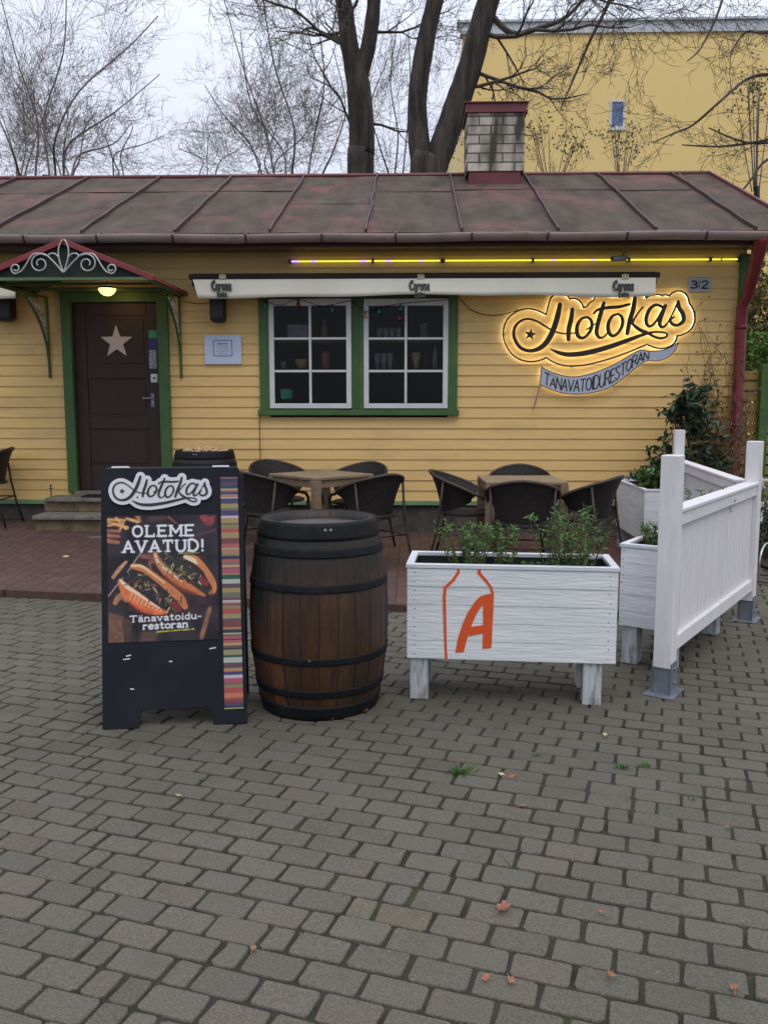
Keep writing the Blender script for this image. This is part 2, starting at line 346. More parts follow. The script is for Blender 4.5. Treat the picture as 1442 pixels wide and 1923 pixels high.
def field_solid(mb, fld, F, mapf, y0, y1):
    """solid of {F<0}; mapf(u,v)->(x,z); front at y0, sides to y1, back face at y1"""
    ny, nx = F.shape; ins = F < 0; X0, Y0, st = fld.x0, fld.y0, fld.st
    def P(i, j): return (X0 + i * st, Y0 + j * st)
    cnt = ins[:-1, :-1].astype(int) + ins[1:, :-1] + ins[:-1, 1:] + ins[1:, 1:]
    vs = []; fs = []
    def face(pts):
        m = [mapf(*p) for p in pts]; b = len(vs); n = len(m)
        vs.extend([(x, y0, z) for x, z in m]); fs.append(tuple(range(b, b + n)))
        b = len(vs); vs.extend([(x, y1, z) for x, z in m]); fs.append(tuple(range(b + n - 1, b - 1, -1)))
    for j in range(ny - 1):
        row = cnt[j]; i = 0
        nz = np.nonzero(row)[0]
        if len(nz) == 0: continue
        i = nz[0]; end = nz[-1]
        while i <= end:
            c = row[i]
            if c == 4:
                k = i
                while k + 1 <= end and row[k + 1] == 4 and k - i < 12: k += 1
                face([P(i, j), P(k + 1, j), P(k + 1, j + 1), P(i, j + 1)]); i = k + 1; continue
            if c:
                cs = [(i, j), (i + 1, j), (i + 1, j + 1), (i, j + 1)]; pts = []; cross = []
                for q in range(4):
                    a, b = cs[q], cs[(q + 1) % 4]; fa, fb = F[a[1], a[0]], F[b[1], b[0]]
                    if fa < 0: pts.append(P(*a))
                    if (fa < 0) != (fb < 0):
                        t = fa / (fa - fb); pa, pb = P(*a), P(*b); x = (pa[0] + (pb[0] - pa[0]) * t, pa[1] + (pb[1] - pa[1]) * t); pts.append(x); cross.append((x, fa < 0))
                if len(pts) >= 3: face(pts)
                for q in range(0, len(cross) - 1, 2):
                    (a, ia), (b, ib) = cross[q], cross[q + 1]
                    ma, m2 = mapf(*a), mapf(*b); bi = len(vs)
                    vs.extend([(ma[0], y0, ma[1]), (m2[0], y0, m2[1]), (m2[0], y1, m2[1]), (ma[0], y1, ma[1])]); fs.append((bi, bi + 1, bi + 2, bi + 3))
            i += 1
    mb.add(vs, fs); return mb

A_ = [[(0, 0), (.4, 1), (.8, 0)], [(.15, .34), (.65, .34)]]
GL = {
 'T': (.8, [[(0, 1), (.8, 1)], [(.4, 1), (.4, 0)]], [(.4, 0)], [(0, 1, -1), (.8, 1, -1)]),
 'A': (.8, A_, [(0, 0), (.8, 0)]), 'Ä': (.8, A_ + [[(.25, 1.2), (.26, 1.2)], [(.55, 1.2), (.56, 1.2)]], [(0, 0), (.8, 0)]),
 'N': (.75, [[(0, 0), (0, 1), (.75, 0), (.75, 1)]], [(0, 0), (.75, 1)]), 'V': (.8, [[(0, 1), (.4, 0), (.8, 1)]], [(0, 1), (.8, 1)]),
 'O': (.8, [[(.4, 1), (.1, .85), (0, .5), (.1, .15), (.4, 0), (.7, .15), (.8, .5), (.7, .85), (.4, 1)]], []),
 'I': (.15, [[(.07, 1), (.07, 0)]], [(.07, 0), (.07, 1)]), 'D': (.75, [[(0, 0), (0, 1), (.45, 1), (.75, .7), (.75, .3), (.45, 0), (0, 0)]], [(0, 0), (0, 1)]),
 'U': (.75, [[(0, 1), (0, .3), (.2, 0), (.55, 0), (.75, .3), (.75, 1)]], [(0, 1), (.75, 1)]),
 'R': (.7, [[(0, 0), (0, 1), (.5, 1), (.65, .78), (.5, .52), (0, .52)], [(.35, .52), (.7, 0)]], [(0, 0), (.7, 0)]),
 'E': (.65, [[(.65, 1), (0, 1), (0, 0), (.65, 0)], [(0, .52), (.5, .52)]], [(0, 0), (0, 1)]),
 'S': (.6, [[(.6, .85), (.4, 1), (.12, .95), (.02, .75), (.25, .55), (.5, .4), (.6, .22), (.42, .02), (.15, 0), (0, .18)]], []),
 'L': (.65, [[(0, 1), (0, 0), (.65, 0)]], [(0, 1), (0, 0)], [(.65, 0, 1)]), 'M': (.95, [[(0, 0), (0, 1), (.47, .3), (.95, 1), (.95, 0)]], [(0, 0), (.95, 0), (0, 1), (.95, 1)]),
 '!': (.1, [[(.05, 1), (.05, .35)], [(.05, .02), (.05, .0)]], []), 'C': (.7, [[(.7, .8), (.45, 1), (.15, .9), (0, .5), (.15, .1), (.45, 0), (.7, .2)]], []),
 '3': (.6, [[(.02, .88), (.3, 1), (.58, .82), (.52, .6), (.25, .53), (.55, .45), (.62, .2), (.3, 0), (0, .12)]], []),
 '2': (.6, [[(.02, .8), (.25, 1), (.55, .85), (.5, .55), (0, 0), (.62, 0)]], []), '/': (.3, [[(0, 0), (.3, 1)]], []),
 'a': (.52, [[(.05, .6), (.25, .68), (.45, .58), (.45, 0), (.55, 0)], [(.45, .38), (.15, .36), (.02, .17), (.15, 0), (.45, .12)]], []),
 'n': (.55, [[(0, .66), (0, 0)], [(0, .5), (.2, .66), (.45, .62), (.5, .4), (.5, 0)]], [(0, 0), (.5, 0)]),
 'v': (.55, [[(0, .66), (.27, 0), (.55, .66)]], [(0, .66), (.55, .66)]), 't': (.4, [[(.15, .92), (.15, .12), (.27, 0), (.42, .08)], [(0, .66), (.38, .66)]], []),
 'o': (.56, [[(.28, .68), (.06, .56), (0, .34), (.06, .12), (.28, 0), (.5, .12), (.56, .34), (.5, .56), (.28, .68)]], []),
 'i': (.12, [[(.06, .66), (.06, 0)], [(.06, .93), (.06, .95)]], [(.06, 0)]), 'd': (.56, [[(.5, 1), (.5, 0)], [(.5, .15), (.25, 0), (.05, .15), (.05, .5), (.25, .67), (.5, .5)]], [(.5, 0)]),
 'u': (.55, [[(0, .66), (0, .2), (.15, 0), (.35, .03), (.5, .2)], [(.5, .66), (.5, 0)]], [(.5, 0)]),
 'r': (.4, [[(0, .66), (0, 0)], [(0, .45), (.2, .66), (.4, .62)]], [(0, 0)]), 'e': (.52, [[(.03, .36), (.52, .38), (.45, .62), (.25, .68), (.05, .52), (0, .3), (.12, .05), (.3, 0), (.5, .1)]], []),
 's': (.45, [[(.43, .56), (.22, .68), (.04, .55), (.15, .4), (.38, .28), (.42, .1), (.2, 0), (0, .1)]], []), 'x': (.5, [[(0, .66), (.5, 0)], [(.5, .66), (0, 0)]], []),
 '-': (.35, [[(0, .33), (.35, .33)]], []), ' ': (.35, [], []),
}
GL['Ä'] = (.8, [[(x, y * .8) for x, y in q] for q in A_] + [[(.2, 1.02), (.22, 1.02)], [(.58, 1.02), (.6, 1.02)]], [])
GL['ä'] = (.52, GL['a'][1] + [[(.12, .93), (.13, .93)], [(.38, .93), (.39, .93)]], [])
def text_strokes(txt, rad, gap=.22, serif=0.0):
    """strokes in units of letter height, y up; returns (strokes, width)"""
    x = 0; out = []
    for ch in txt:
        g = GL[ch]
        for s_ in g[1]: out.append([(x + p[0], p[1], rad) for p in s_])
        if serif:
            for (sx, sy) in g[2]: out.append([(x + sx - serif, sy, rad * .6), (x + sx + serif, sy, rad * .6)])
            if len(g) > 3:
                for (sx, sy, dr) in g[3]: out.append([(x + sx, sy, rad * .6), (x + sx, sy + dr * serif * 1.3, rad * .6)])
        x += g[0] + gap
    return out, x - gap
def fit(txt, x0, x1, yb, yt, rad, serif=0, gap=.22, slope=0):
    st, wd = text_strokes(txt, rad, gap, serif); sx = (x1 - x0) / wd; h = yb - yt
    return [[(x0 + p[0] * sx, yb - p[1] * h + slope * p[0] * sx, p[2] * abs(h)) for p in s_] for s_ in st]

# the cursive lettering, digitised stroke by stroke (u right, v down, radius)
LOGO = [
 [(517, 108, 13), (508, 160, 17), (488, 235, 18), (460, 305, 18), (425, 360, 17), (380, 395, 15), (325, 408, 12), (270, 392, 11), (235, 350, 11), (220, 300, 10), (232, 248, 9), (272, 212, 8), (320, 203, 7), (375, 220, 6), (430, 254, 6), (480, 282, 5), (540, 297, 5), (610, 294, 4)],
 [(597, 140, 12), (590, 200, 15), (574, 270, 15), (572, 335, 12)],
 [(695, 190, 7), (655, 203, 9), (628, 250, 12), (630, 305, 13), (660, 326, 10), (695, 305, 9), (722, 255, 11), (716, 210, 10), (690, 192, 7)],
 [(690, 270, 5), (735, 240, 4), (765, 225, 4)],
 [(800, 98, 10), (782, 160, 14), (762, 230, 14), (752, 290, 13), (770, 322, 9), (800, 318, 6), (835, 280, 5)],
 [(735, 168, 6), (765, 142, 9), (830, 130, 11), (900, 124, 11), (965, 108, 8)],
 [(893, 170, 7), (855, 185, 9), (828, 235, 12), (832, 290, 13), (860, 312, 10), (895, 288, 9), (920, 235, 11), (914, 190, 10), (890, 170, 7)],
 [(1000, 62, 12), (988, 140, 15), (965, 220, 15), (950, 296, 12)],
 [(1050, 128, 6), (1020, 165, 6), (985, 225, 7), (1000, 250, 10), (1035, 275, 12), (1075, 290, 10), (1120, 315, 8), (1165, 327, 8), (1200, 318, 7), (1203, 298, 6), (1165, 287, 6), (1105, 290, 8), (1040, 308, 11), (960, 338, 14), (860, 374, 16), (760, 404, 17), (660, 426, 17), (570, 432, 15), (510, 420, 12), (458, 398, 4)],
 [(1180, 128, 9), (1135, 112, 9), (1095, 140, 11), (1072, 195, 12), (1078, 240, 11), (1105, 248, 8), (1145, 205, 8), (1180, 140, 8)],
 [(1195, 118, 12), (1170, 180, 14), (1158, 235, 12), (1178, 256, 9), (1210, 228, 6), (1245, 160, 5), (1278, 92, 8)],
 [(1278, 92, 11), (1284, 130, 13), (1308, 170, 14), (1312, 212, 13), (1278, 242, 10), (1240, 236, 10), (1228, 208, 8), (1252, 190, 5)],
]
def star_poly(cx, cy, r, k=.42, rot=-90, n=5):
    return [(cx + (r if i % 2 == 0 else r * k) * math.cos(R(rot + i * 180 / n)), cy + (r if i % 2 == 0 else r * k) * math.sin(R(rot + i * 180 / n))) for i in range(2 * n)]

# ================================================================== GROUND
WY = 9.35                                   # the front wall of the house
EA, EB = G(0, 1122), G(740, 1149)
def edgeY(x): return EA.y + (EB.y - EA.y) * (x - EA.x) / (EB.x - EA.x)
def deckz(x, y):
    a = min(max(-x / 4, 0), 1.2); b = min(max((y - 6.3) / 3, 0), 1); return .05 + .12 * a * b
DX0 = -7.0
def DXR(y): return 1.74 + (y - 5.5) * .25
g = MB(); S_ = 120
g.add([(-S_, -20, -.03), (S_, -20, -.03), (S_, 200, -.03), (-S_, 200, -.03)], [(0, 1, 2, 3)])
m_ground = M('mossy_soil', (.022, .024, .010), (.045, .052, .018), 3.5, .95, .6, ramp=(.35, .62), c3=(.04, .034, .026), s3=1.3, r3=(.45, .6))
tag(g.build('ground', m_ground), kind='structure')
# mossy sand that fills the joints, nearly flush with the pavers
def pnoise(x, y): return .004 * math.sin(x * 2.3 + 1) * math.cos(y * 1.9) + .003 * math.sin(x * 5.1 + y * 3.7)
jf = MB(); nx, ny = 190, 190; r_ = random.Random(44); xs_ = [-5.4 + 12.2 * i / nx for i in range(nx + 1)]; ys_ = [.3 + 9.2 * j / ny for j in range(ny + 1)]
jf.add([(x, y, pnoise(x, y) - .0090 + r_.uniform(-.0030, .0030)) for x in xs_ for y in ys_], [(i * (ny + 1) + j, (i + 1) * (ny + 1) + j, (i + 1) * (ny + 1) + j + 1, i * (ny + 1) + j + 1) for i in range(nx) for j in range(ny)])
m_joint = M('joint_moss', (.020, .020, .010), (.050, .060, .018), 6, .95, .8, ramp=(.4, .62), bscale=120, c3=(.045, .038, .030), s3=1.6, r3=(.46, .6))
tag(jf.build('joint_sand', m_joint), kind='structure')
m_paver = M('grey_paver', (.70, .70, .70), (1.42, 1.40, 1.34), 170, .88, .45, attr='col', ramp=(.38, .70), detail=4, bscale=260, c3=(.062, .064, .036), s3=3.2, r3=(.52, 1.0))
def make_pavers():
    r0 = random.Random(12)
    ang = R(-17.0); ca, sa = math.cos(ang), math.sin(ang); rowp, Lp, gap = .1035, .166, .0085
    faults = [(-9.0 + 3.1 * q + r0.uniform(-.6, .6), (-1, 1)[q % 2]) for q in range(7)]
    V = []; Fc = []; C = []; r = random.Random(3)
    def noise(x, y): return .004 * math.sin(x * 2.3 + 1) * math.cos(y * 1.9) + .003 * math.sin(x * 5.1 + y * 3.7)
    for j in range(-40, 95):
        yy = j * rowp; x = -9.0 + (j % 2) * Lp / 2 + r.uniform(-.006, .006)
        fl = sorted(a + s_ * (j - 30) * Lp * .5 for a, s_ in faults); fi = 0
        while x < 9.5:
            L = Lp
            while fi < len(fl) and fl[fi] < x - Lp: fi += 1
            if fi < len(fl) and x >= fl[fi]: L = Lp * .5; fi += 1
            cx, cy = x + L / 2, yy + rowp / 2; x += L
            wx, wy = cx * ca - cy * sa, cx * sa + cy * ca
            if wy < .6 or wy > 13 or wx < -5.2 or wx > 6.6 or abs(wx) > 1.3 + wy * .55: continue
            if wy > edgeY(wx) + .25 and wx < DXR(wy) - .15: continue
            if wy > 9.3: continue
            a, b = L / 2 - gap * .68 + r.uniform(-.0016, .0012), rowp / 2 - gap * .40 + r.uniform(-.0012, .001)
            th = ang + r.gauss(0, .006); c1, s1 = math.cos(th), math.sin(th)
            z = noise(wx, wy) + r.gauss(0, .0010) - .002; tx, ty = r.gauss(0, .007), r.gauss(0, .007)
            base = len(V)
            jit = [(r.gauss(0, .0016), r.gauss(0, .0014)) for _ in range(12)]
            if r.random() < .12: q_ = r.randrange(12); jit[q_] = (jit[q_][0] - math.copysign(.006, (q_ // 3 in (0, 3)) - .5), jit[q_][1] - math.copysign(.005, (q_ // 3 in (0, 1)) - .5))
            for (ins, dz, cr) in ((.0042, 0, .010), (.0014, -.0014, .012), (0, -.005, .013), (0, -.03, .013)):
                k = 0
                for sx, sy, a0 in ((1, 1, 0), (-1, 1, 90), (-1, -1, 180), (1, -1, 270)):
                    for q in (0, 45, 90):
                        t = R(a0 + q); px = sx * (a - cr) + math.cos(t) * (cr - ins) + jit[k][0]; py = sy * (b - cr) + math.sin(t) * (cr - ins) + jit[k][1]; k += 1
                        V.append((wx + px * c1 - py * s1, wy + px * s1 + py * c1, z + dz + px * tx + py * ty))
            Fc.append(tuple(range(base, base + 12)))
            for q in range(3):
                for k in range(12): k2 = (k + 1) % 12; Fc.append((base + q * 12 + k2, base + q * 12 + k, base + (q + 1) * 12 + k, base + (q + 1) * 12 + k2))
            v = r.gauss(1, .055) + .05 * math.sin(wx * 1.1 + wy) + .05 * math.sin(wx * .7 - wy * 1.9); h = r.gauss(0, .014); ff = .121
            cc = (ff * v * (1 + h) * 1.0, ff * v * .90, ff * v * (.69 - h))
            if r.random() < .05: cc = (cc[0] * 1.03, cc[1] * .97, cc[2] * .97)
            C.extend([cc] * 37)
    mb = MB(); mb.v = V; mb.f = Fc; mb.mi = [0] * len(Fc); mb.c = C
    return mb.build('pavement', m_paver)
tag(make_pavers(), kind='structure')
# terrace of red-brown clinker with its kerb
t = MB(); NX, NY = 30, 12
vs = []
for i in range(NX + 1):
    for j in range(NY + 1):
        y = 6.0 + 3.4 * j / NY
        for _ in range(3): x = DX0 + (DXR(y) - DX0) * i / NX; e = edgeY(x) + .06; y = e + (WY + .1 - e) * j / NY
        vs.append((x, y, deckz(x, y)))
t.add(vs, [(i * (NY + 1) + j, (i + 1) * (NY + 1) + j, (i + 1) * (NY + 1) + j + 1, i * (NY + 1) + j + 1) for i in range(NX) for j in range(NY)])
tag(t.build('terrace', m_terrace), kind='structure')
k_ = MB()
x = DX0; r_ = random.Random(5)
DX1 = DXR(5.6) + .05
while x < DX1:
    x2 = min(x + 1.0, DX1); dz = r_.uniform(-.003, .003)
    k_.bar((x + .004, edgeY(x) + .03, .012 + dz), (x2 - .004, edgeY(x2) + .03, .012 + dz), .065, .092); x = x2
y = edgeY(DX1) + .07
while y < WY: y2 = min(y + 1.0, WY); k_.bar((DXR(y) + .033, y + .004, .012), (DXR(y2) + .033, y2 - .004, .012), .065, .092); y = y2
m_kerb = M('kerb_brown', (.10, .052, .04), (.07, .04, .032), 8, .9, .4)
tag(k_.build('kerb', m_kerb, bevel=.006), kind='structure')

# ================================================================== HOUSE
XC = W(1392, 650, WY).x; XL = -7.4
house = thing('wooden_house', 'long low yellow clapboard house with red metal roof and green trim', 'house', (0, WY, 0))
def H(mb, name, mats, **k): return mb.build(name, mats, house, world=True, **k)
dl, dr_ = W(143, 750, WY).x, W(301, 700, WY).x; dtop = W(220, 568, WY).z; dbot = W(220, 921, WY).z
wl, wr = W(507, 650, WY).x, W(841, 650, WY).x; wtop = W(670, 560, WY).z; wbot = W(670, 769, WY).z
Z0, Z1, PB = W(700, 940, WY).z, 2.98, .1105
sd_ = MB(); r_ = random.Random(11); z = Z0
while z < Z1:
    z2 = min(z + PB, Z1)
    segs = [(XL, XC)]
    for (a, b, zb, zt) in ((dl, dr_, dbot - .06, dtop), (wl, wr, wbot, wtop)):
        if z2 > zb + .01 and z < zt - .01:
            segs = [q for s in segs for q in ((s[0], min(s[1], a)), (max(s[0], b), s[1])) if q[1] - q[0] > .01]
    for (a, b) in segs:
        cuts = [a] + sorted(c for c in (r_.uniform(XL, XC), W(490, 600, WY).x if z < 99 else 0) if a + .2 < c < b - .2) + [b]
        for c0, c1 in zip(cuts[:-1], cuts[1:]):
            o_ = r_.uniform(-.002, .002); c0 += .001; wz_ = r_.uniform(-.0012, .0012)
            sd_.add([(c0, WY - .016 + o_, z), (c1, WY - .016 + o_, z), (c1, WY - .004, z2 + .004), (c0, WY - .004, z2 + .004)], [(0, 1, 2, 3)])
            sd_.add([(c0, WY - .016 + o_, z), (c1, WY - .016 + o_, z), (c1, WY + .01, z + .004), (c0, WY + .01, z + .004)], [(3, 2, 1, 0)])
            sd_.add([(c0, WY - .016 + o_, z), (c0, WY - .004, z2 + .004), (c0, WY + .02, z2), (c0, WY + .02, z)], [(0, 1, 2, 3)])
    z = z2
H(sd_, 'siding', m_siding)
# shell behind the siding (blocks light), with the same openings
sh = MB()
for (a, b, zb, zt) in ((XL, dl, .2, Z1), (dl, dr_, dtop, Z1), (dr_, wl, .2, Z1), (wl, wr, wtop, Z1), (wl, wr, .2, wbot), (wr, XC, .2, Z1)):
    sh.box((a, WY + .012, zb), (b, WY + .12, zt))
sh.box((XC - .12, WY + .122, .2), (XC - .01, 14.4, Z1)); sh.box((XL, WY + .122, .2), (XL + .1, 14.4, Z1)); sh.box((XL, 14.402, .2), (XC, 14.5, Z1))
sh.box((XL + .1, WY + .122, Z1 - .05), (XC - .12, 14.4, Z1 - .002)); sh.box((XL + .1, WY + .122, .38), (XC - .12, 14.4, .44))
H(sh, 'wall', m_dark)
gz = MB(); gz.add([(XC, WY - .02, .3), (XC, 14.4, .3), (XC, 14.4, 3.05), (XC, 11.9, 4.4), (XC, WY - .02, 3.05)], [(0, 1, 2, 3, 4)]); H(gz, 'gable_wall', m_siding)
gz = MB(); gz.add([(XL, WY, .3), (XL, 14.4, .3), (XL, 14.4, 3.05), (XL, 11.9, 4.4), (XL, WY, 3.05)], [(0, 1, 2, 3, 4)])
H(gz, 'gable_wall', m_siding)
gs = MB(); gs.box((XL, WY - .045, Z0 - .045), (dl - .02, WY + .01, Z0 + .002)); gs.box((dr_ + .1, WY - .045, Z0 - .045), (XC, WY + .01, Z0 + .002)); H(gs, 'sill_board', m_gstrip, bevel=.004)
fo = MB(); fo.box((XL, WY + .0, -.02), (XC - .005, 14.45, Z0 - .048)); H(fo, 'foundation', m_found)
cb = MB(); cb.box((XC - .07, WY - .04, Z0 + .004), (XC + .03, WY + .07, 2.94)); H(cb, 'corner_board', m_green, bevel=.004)
# roof
EY, EZ = 8.85, W(721, 437, 8.85).z; RY = 11.85; RZ = W(700, 331, RY).z; XG = W(1330, 330, RY).x; RX0 = -8.2
sl = (RZ - EZ) / (RY - EY)
rf = MB()
def rfz(y): return EZ + (y - EY) * sl
seg = 40
NXr, NYr = 70, 12; r_ = random.Random(2); vs = []
for i in range(NXr + 1):
    for j in range(NYr + 1):
        x = RX0 + (XG - RX0) * i / NXr; y = EY + (RY - EY) * j / NYr
        vs.append((x, y, rfz(y) + .006 * math.sin(x * 3.1 + y * 2) * math.sin(y * 3) + .003 * math.sin(x * 9)))
rf.add(vs, [(i * (NYr + 1) + j, (i + 1) * (NYr + 1) + j, (i + 1) * (NYr + 1) + j + 1, i * (NYr + 1) + j + 1) for i in range(NXr) for j in range(NYr)])
rf.box((RX0, EY + .0, EZ - .03), (XG, EY + .012, EZ + .004))
BY = 2 * RY - EY
rf.add([(RX0, RY, RZ), (XG, RY, RZ), (XG, BY, EZ), (RX0, BY, EZ)], [(0, 1, 2, 3)])
rf.add([(RX0, EY, EZ - .04), (XG, EY, EZ - .04), (XG, RY, RZ - .04), (RX0, RY, RZ - .04)], [(3, 2, 1, 0)])
roof = H(rf, 'roof', m_roof, smooth=False)
def Rp(mb, name, mats, **k): 
    L = house.location; mb.v = [(a - L.x, b - L.y, c - L.z) for a, b, c in mb.v]; return mb.build(name, mats, roof, **k)
x0s = W(152, 340, 11.5).x; r_ = random.Random(8)
for i in range(-5, 9):
    x = x0s + .94 * i
    if x < RX0 + .1 or x > XG - .3: continue
    pts = [(x + r_.uniform(-.012, .012), EY + .01 + (RY - EY - .05) * q / 8, rfz(EY + .01 + (RY - EY - .05) * q / 8) + .018) for q in range(9)]
    se = MB()
    for a, b in zip(pts[:-1], pts[1:]): se.bar(a, b, .018, .042)
    Rp(se, 'standing_seam', m_seam)
r_ = random.Random(4)
for i in range(-6, 9):
    x = x0s + .94 * i; y = RY - r_.choice([.95, 1.0, 1.05, 1.7])
    if RX0 < x and x + .94 < XG: Rp(MB().box((x + .02, y, rfz(y) + .004), (x + .92, y + .02, rfz(y) + .010)), 'lap_seam', m_roof)
rc = MB(); rc.tube([(RX0, RY, RZ + .01), (XG, RY, RZ + .01)], .028, 8); rc.bar((XG, EY, EZ + .01), (XG, RY, RZ + .01), .03, .05)
rc.bar((XG, BY, EZ + .01), (XG, RY, RZ + .01), .03, .05)
Rp(rc, 'ridge_cap', m_ridge)
# chimney
cY = 11.25; c0, c1 = W(877, 260, cY), W(985, 260, cY); ctop = W(930, 212, cY).z; cbase = W(930, 322, cY).z
ch = MB(); ch.box((0, 0, 0), (c1.x - c0.x, .62, ctop - cbase + .01))
o = ch.build('chimney', m_chim, roof, bevel=.005); o.location = (c0.x, cY - WY, cbase)
cm = MB(); cm.box((c0.x - .03, cY - .03, ctop), (c1.x + .03, cY + .65, ctop + .025)); cm.box((c0.x - .018, cY - .02, ctop + .025), (c1.x + .018, cY + .64, ctop + .11)); cm.box((c0.x - .04, cY - .04, ctop + .11), (c1.x + .04, cY + .66, ctop + .125))
Rp(cm, 'chimney_cap', m_ridge, bevel=.004)
cf = MB(); cf.box((c0.x + .03, cY + .01, cbase - .45), (c1.x - .04, cY + .6, cbase - .002)); Rp(cf, 'chimney_flashing', m_ridge)
# fascia, soffit, gutter
fa = MB(); fa.box((RX0, EY + .06, 2.955), (XG, EY + .085, EZ - .035)); H(fa, 'fascia', m_fascia)
sf = MB()
for i in range(5): sf.box((RX0, EY + .087 + i * .088, 2.985), (XG, EY + .171 + i * .088, 3.0))
H(sf, 'soffit', m_soffit)
ge = MB(); ge.prism([(XG - .03, 0), (XG + .0, 0), (XG + .0, .01), (XG - .03, .01)], 0, .01)
ge = MB(); ge.add([(XG - .02, EY + .02, EZ - .16), (XG - .02, RY, RZ - .16), (XG - .02, RY, RZ - .01), (XG - .02, EY + .02, EZ - .01)], [(0, 1, 2, 3)]); H(ge, 'bargeboard', m_fascia)
gu = MB(); vs = []; nst = 26
prof = [(EY - .005 + .062 * math.cos(R(a)) - .062, EZ - .028 + .062 * math.sin(R(a)) * 1.15 - .0) for a in range(0, -181, -15)]
prof2 = [(y + (.004 if y < EY - .067 else -.004), z + .004) for y, z in prof]
for i in range(nst + 1):
    x = RX0 + (XG + .05 - RX0) * i / nst; dz = .006 * math.sin(i * 1.7) - .004 * math.sin(i * .5)
    for (y, z) in prof + prof2[::-1]: vs.append((x, y, z + dz))
K = len(prof) * 2
gu.add(vs, [(i * K + k, i * K + (k + 1) % K, (i + 1) * K + (k + 1) % K, (i + 1) * K + k) for i in range(nst) for k in range(K)])
gut = H(gu, 'gutter', m_gutter, smooth=True)
for px in [44, 181, 324, 461, 604, 743, 886, 1029, 1178, 1327, -95, -235]:
    x = W(px, 445, EY - .13).x; bk = MB()
    p = [(x, y - .003 if y < EY - .067 else y, z - .003) for y, z in prof[3:]]
    for a, b in zip(p[:-1], p[1:]): bk.bar(a, b, .018, .008)
    bk.bar(p[-1], (x, EY + .02, EZ + .02), .018, .006)
    L = house.location; bk.v = [(a - L.x, b - L.y, c - L.z) for a, b, c in bk.v]; bk.build('gutter_bracket', m_seam, gut)
dp = MB(); xx = W(1425, 470, 8.85).x; xw = W(1391, 600, WY - .09).x
dp.tube([(xx, EY - .05, EZ - .06), (xx, EY - .03, 2.98), (xx - .01, EY + .0, 2.86), (xw + .03, WY - .16, 2.52), (xw, WY - .1, 2.40), (xw, WY - .09, 2.2), (xw, WY - .09, .25), (xw, WY - .16, .15)], [.07, .07, .065, .055, .055, .055, .055, .055], 14)
for zz in (2.2, 1.2): dp.tube([(xw, WY - .09, zz - .02), (xw, WY - .09, zz + .02)], .063, 14)
H(dp, 'downpipe', m_downpipe, smooth=True)
# door
dc = (dl + dr_) / 2; fr = MB(); ft = .095
fo1 = W(120, 640, WY).x; fo2 = W(319, 640, WY).x; ftop = W(220, 549, WY).z
fr.box((fo1, WY - .06, dbot - .02), (dl, WY + .1, ftop)); fr.box((dr_, WY - .06, dbot - .02), (fo2, WY + .1, ftop)); fr.box((dl + .001, WY - .057, dtop), (dr_ - .001, WY + .1, ftop - .002)); fr.box((fo1 - .03, WY - .08, ftop), (fo2 + .03, WY + .02, ftop + .025))
H(fr, 'door_frame', m_green, bevel=.005)
dd = MB(); DYf = WY + .03; dd.box((dl, DYf, dbot), (dr_, DYf + .045, dtop))
hh = dtop - dbot; ww = dr_ - dl
door = H(dd, 'door', m_door, bevel=.003)
def Dp(mb, name, mats, **k):
    L = house.location; mb.v = [(a - L.x, b - L.y, c - L.z) for a, b, c in mb.v]; return mb.build(name, mats, door, **k)
st_ = MB()
for (a, b) in ((dl + .001, dl + .13), (dr_ - .13, dr_ - .001)): st_.box((a, DYf - .014, dbot + .001), (b, DYf - .0005, dtop - .001))
for (za, zb) in ((0, .13), (.33, .395), (.60, .665), (.93, 1)): st_.box((dl + .132, DYf - .013, dbot + hh * za + .002), (dr_ - .132, DYf - .0005, dbot + hh * zb - .002))
Dp(st_, 'rail', m_door, bevel=.006)
pn = MB()
for (za, zb) in ((.13, .33), (.395, .60), (.665, .93)): pn.box((dl + .17, DYf - .008, dbot + hh * za + .035), (dr_ - .17, DYf - .0004, dbot + hh * zb - .035))
Dp(pn, 'panel', m_door, bevel=.006)
F = Field(0, 100, 0, 100, 2); F.poly(star_poly(50, 53, 50, .40)); sc = (248 - 187) / FPX * WY / 96; sx0 = W(187, 640, WY).x; sz0 = W(217, 608, WY).z
Dp(field_solid(MB(), F, F.F, lambda u, v: (sx0 + u * sc, sz0 - v * sc), DYf - .022, DYf - .012), 'star', m_star)
hd = MB(); hx = W(288, 748, DYf).x; hz = W(288, 748, DYf).z
hd.box((hx - .018, DYf - .02, hz - .09), (hx + .018, DYf - .0142, hz + .05)); hd.tube([(hx, DYf - .02, hz), (hx, DYf - .06, hz), (hx - .10, DYf - .065, hz)], .009, 8); hd.lathe([(0, -.006), (.012, -.006), (.012, .006), (0, .006)], 12, (hx, DYf - .022, hz - .065))
Dp(hd, 'handle', m_steel, smooth=False)
def sticker(parent_fn, px0, py0, px1, py1, Y, mat, name='sticker', th=.002):
    a, b = W(px0, py1, Y), W(px1, py0, Y); m = MB(); m.box((a.x, Y - th, a.z), (b.x, Y - .0003, b.z)); return parent_fn(m, name, mat, bevel=.0008)
m_teal = M('teal_print', (.03, .26, .19), (.06, .34, .24), 40, .4); m_navy = M('navy_print', (.02, .02, .16), (.03, .03, .22), 30, .4); m_lav = M('pale_print', (.45, .42, .52), (.10, .09, .22), 60, .4, ramp=(.50, .56))
DS = DYf - .0145
sticker(Dp, 280, 620, 295, 635, DS, m_teal); sticker(Dp, 280, 637, 296, 656, DS, m_navy); sticker(Dp, 281, 657, 294, 692, DS, m_lav)
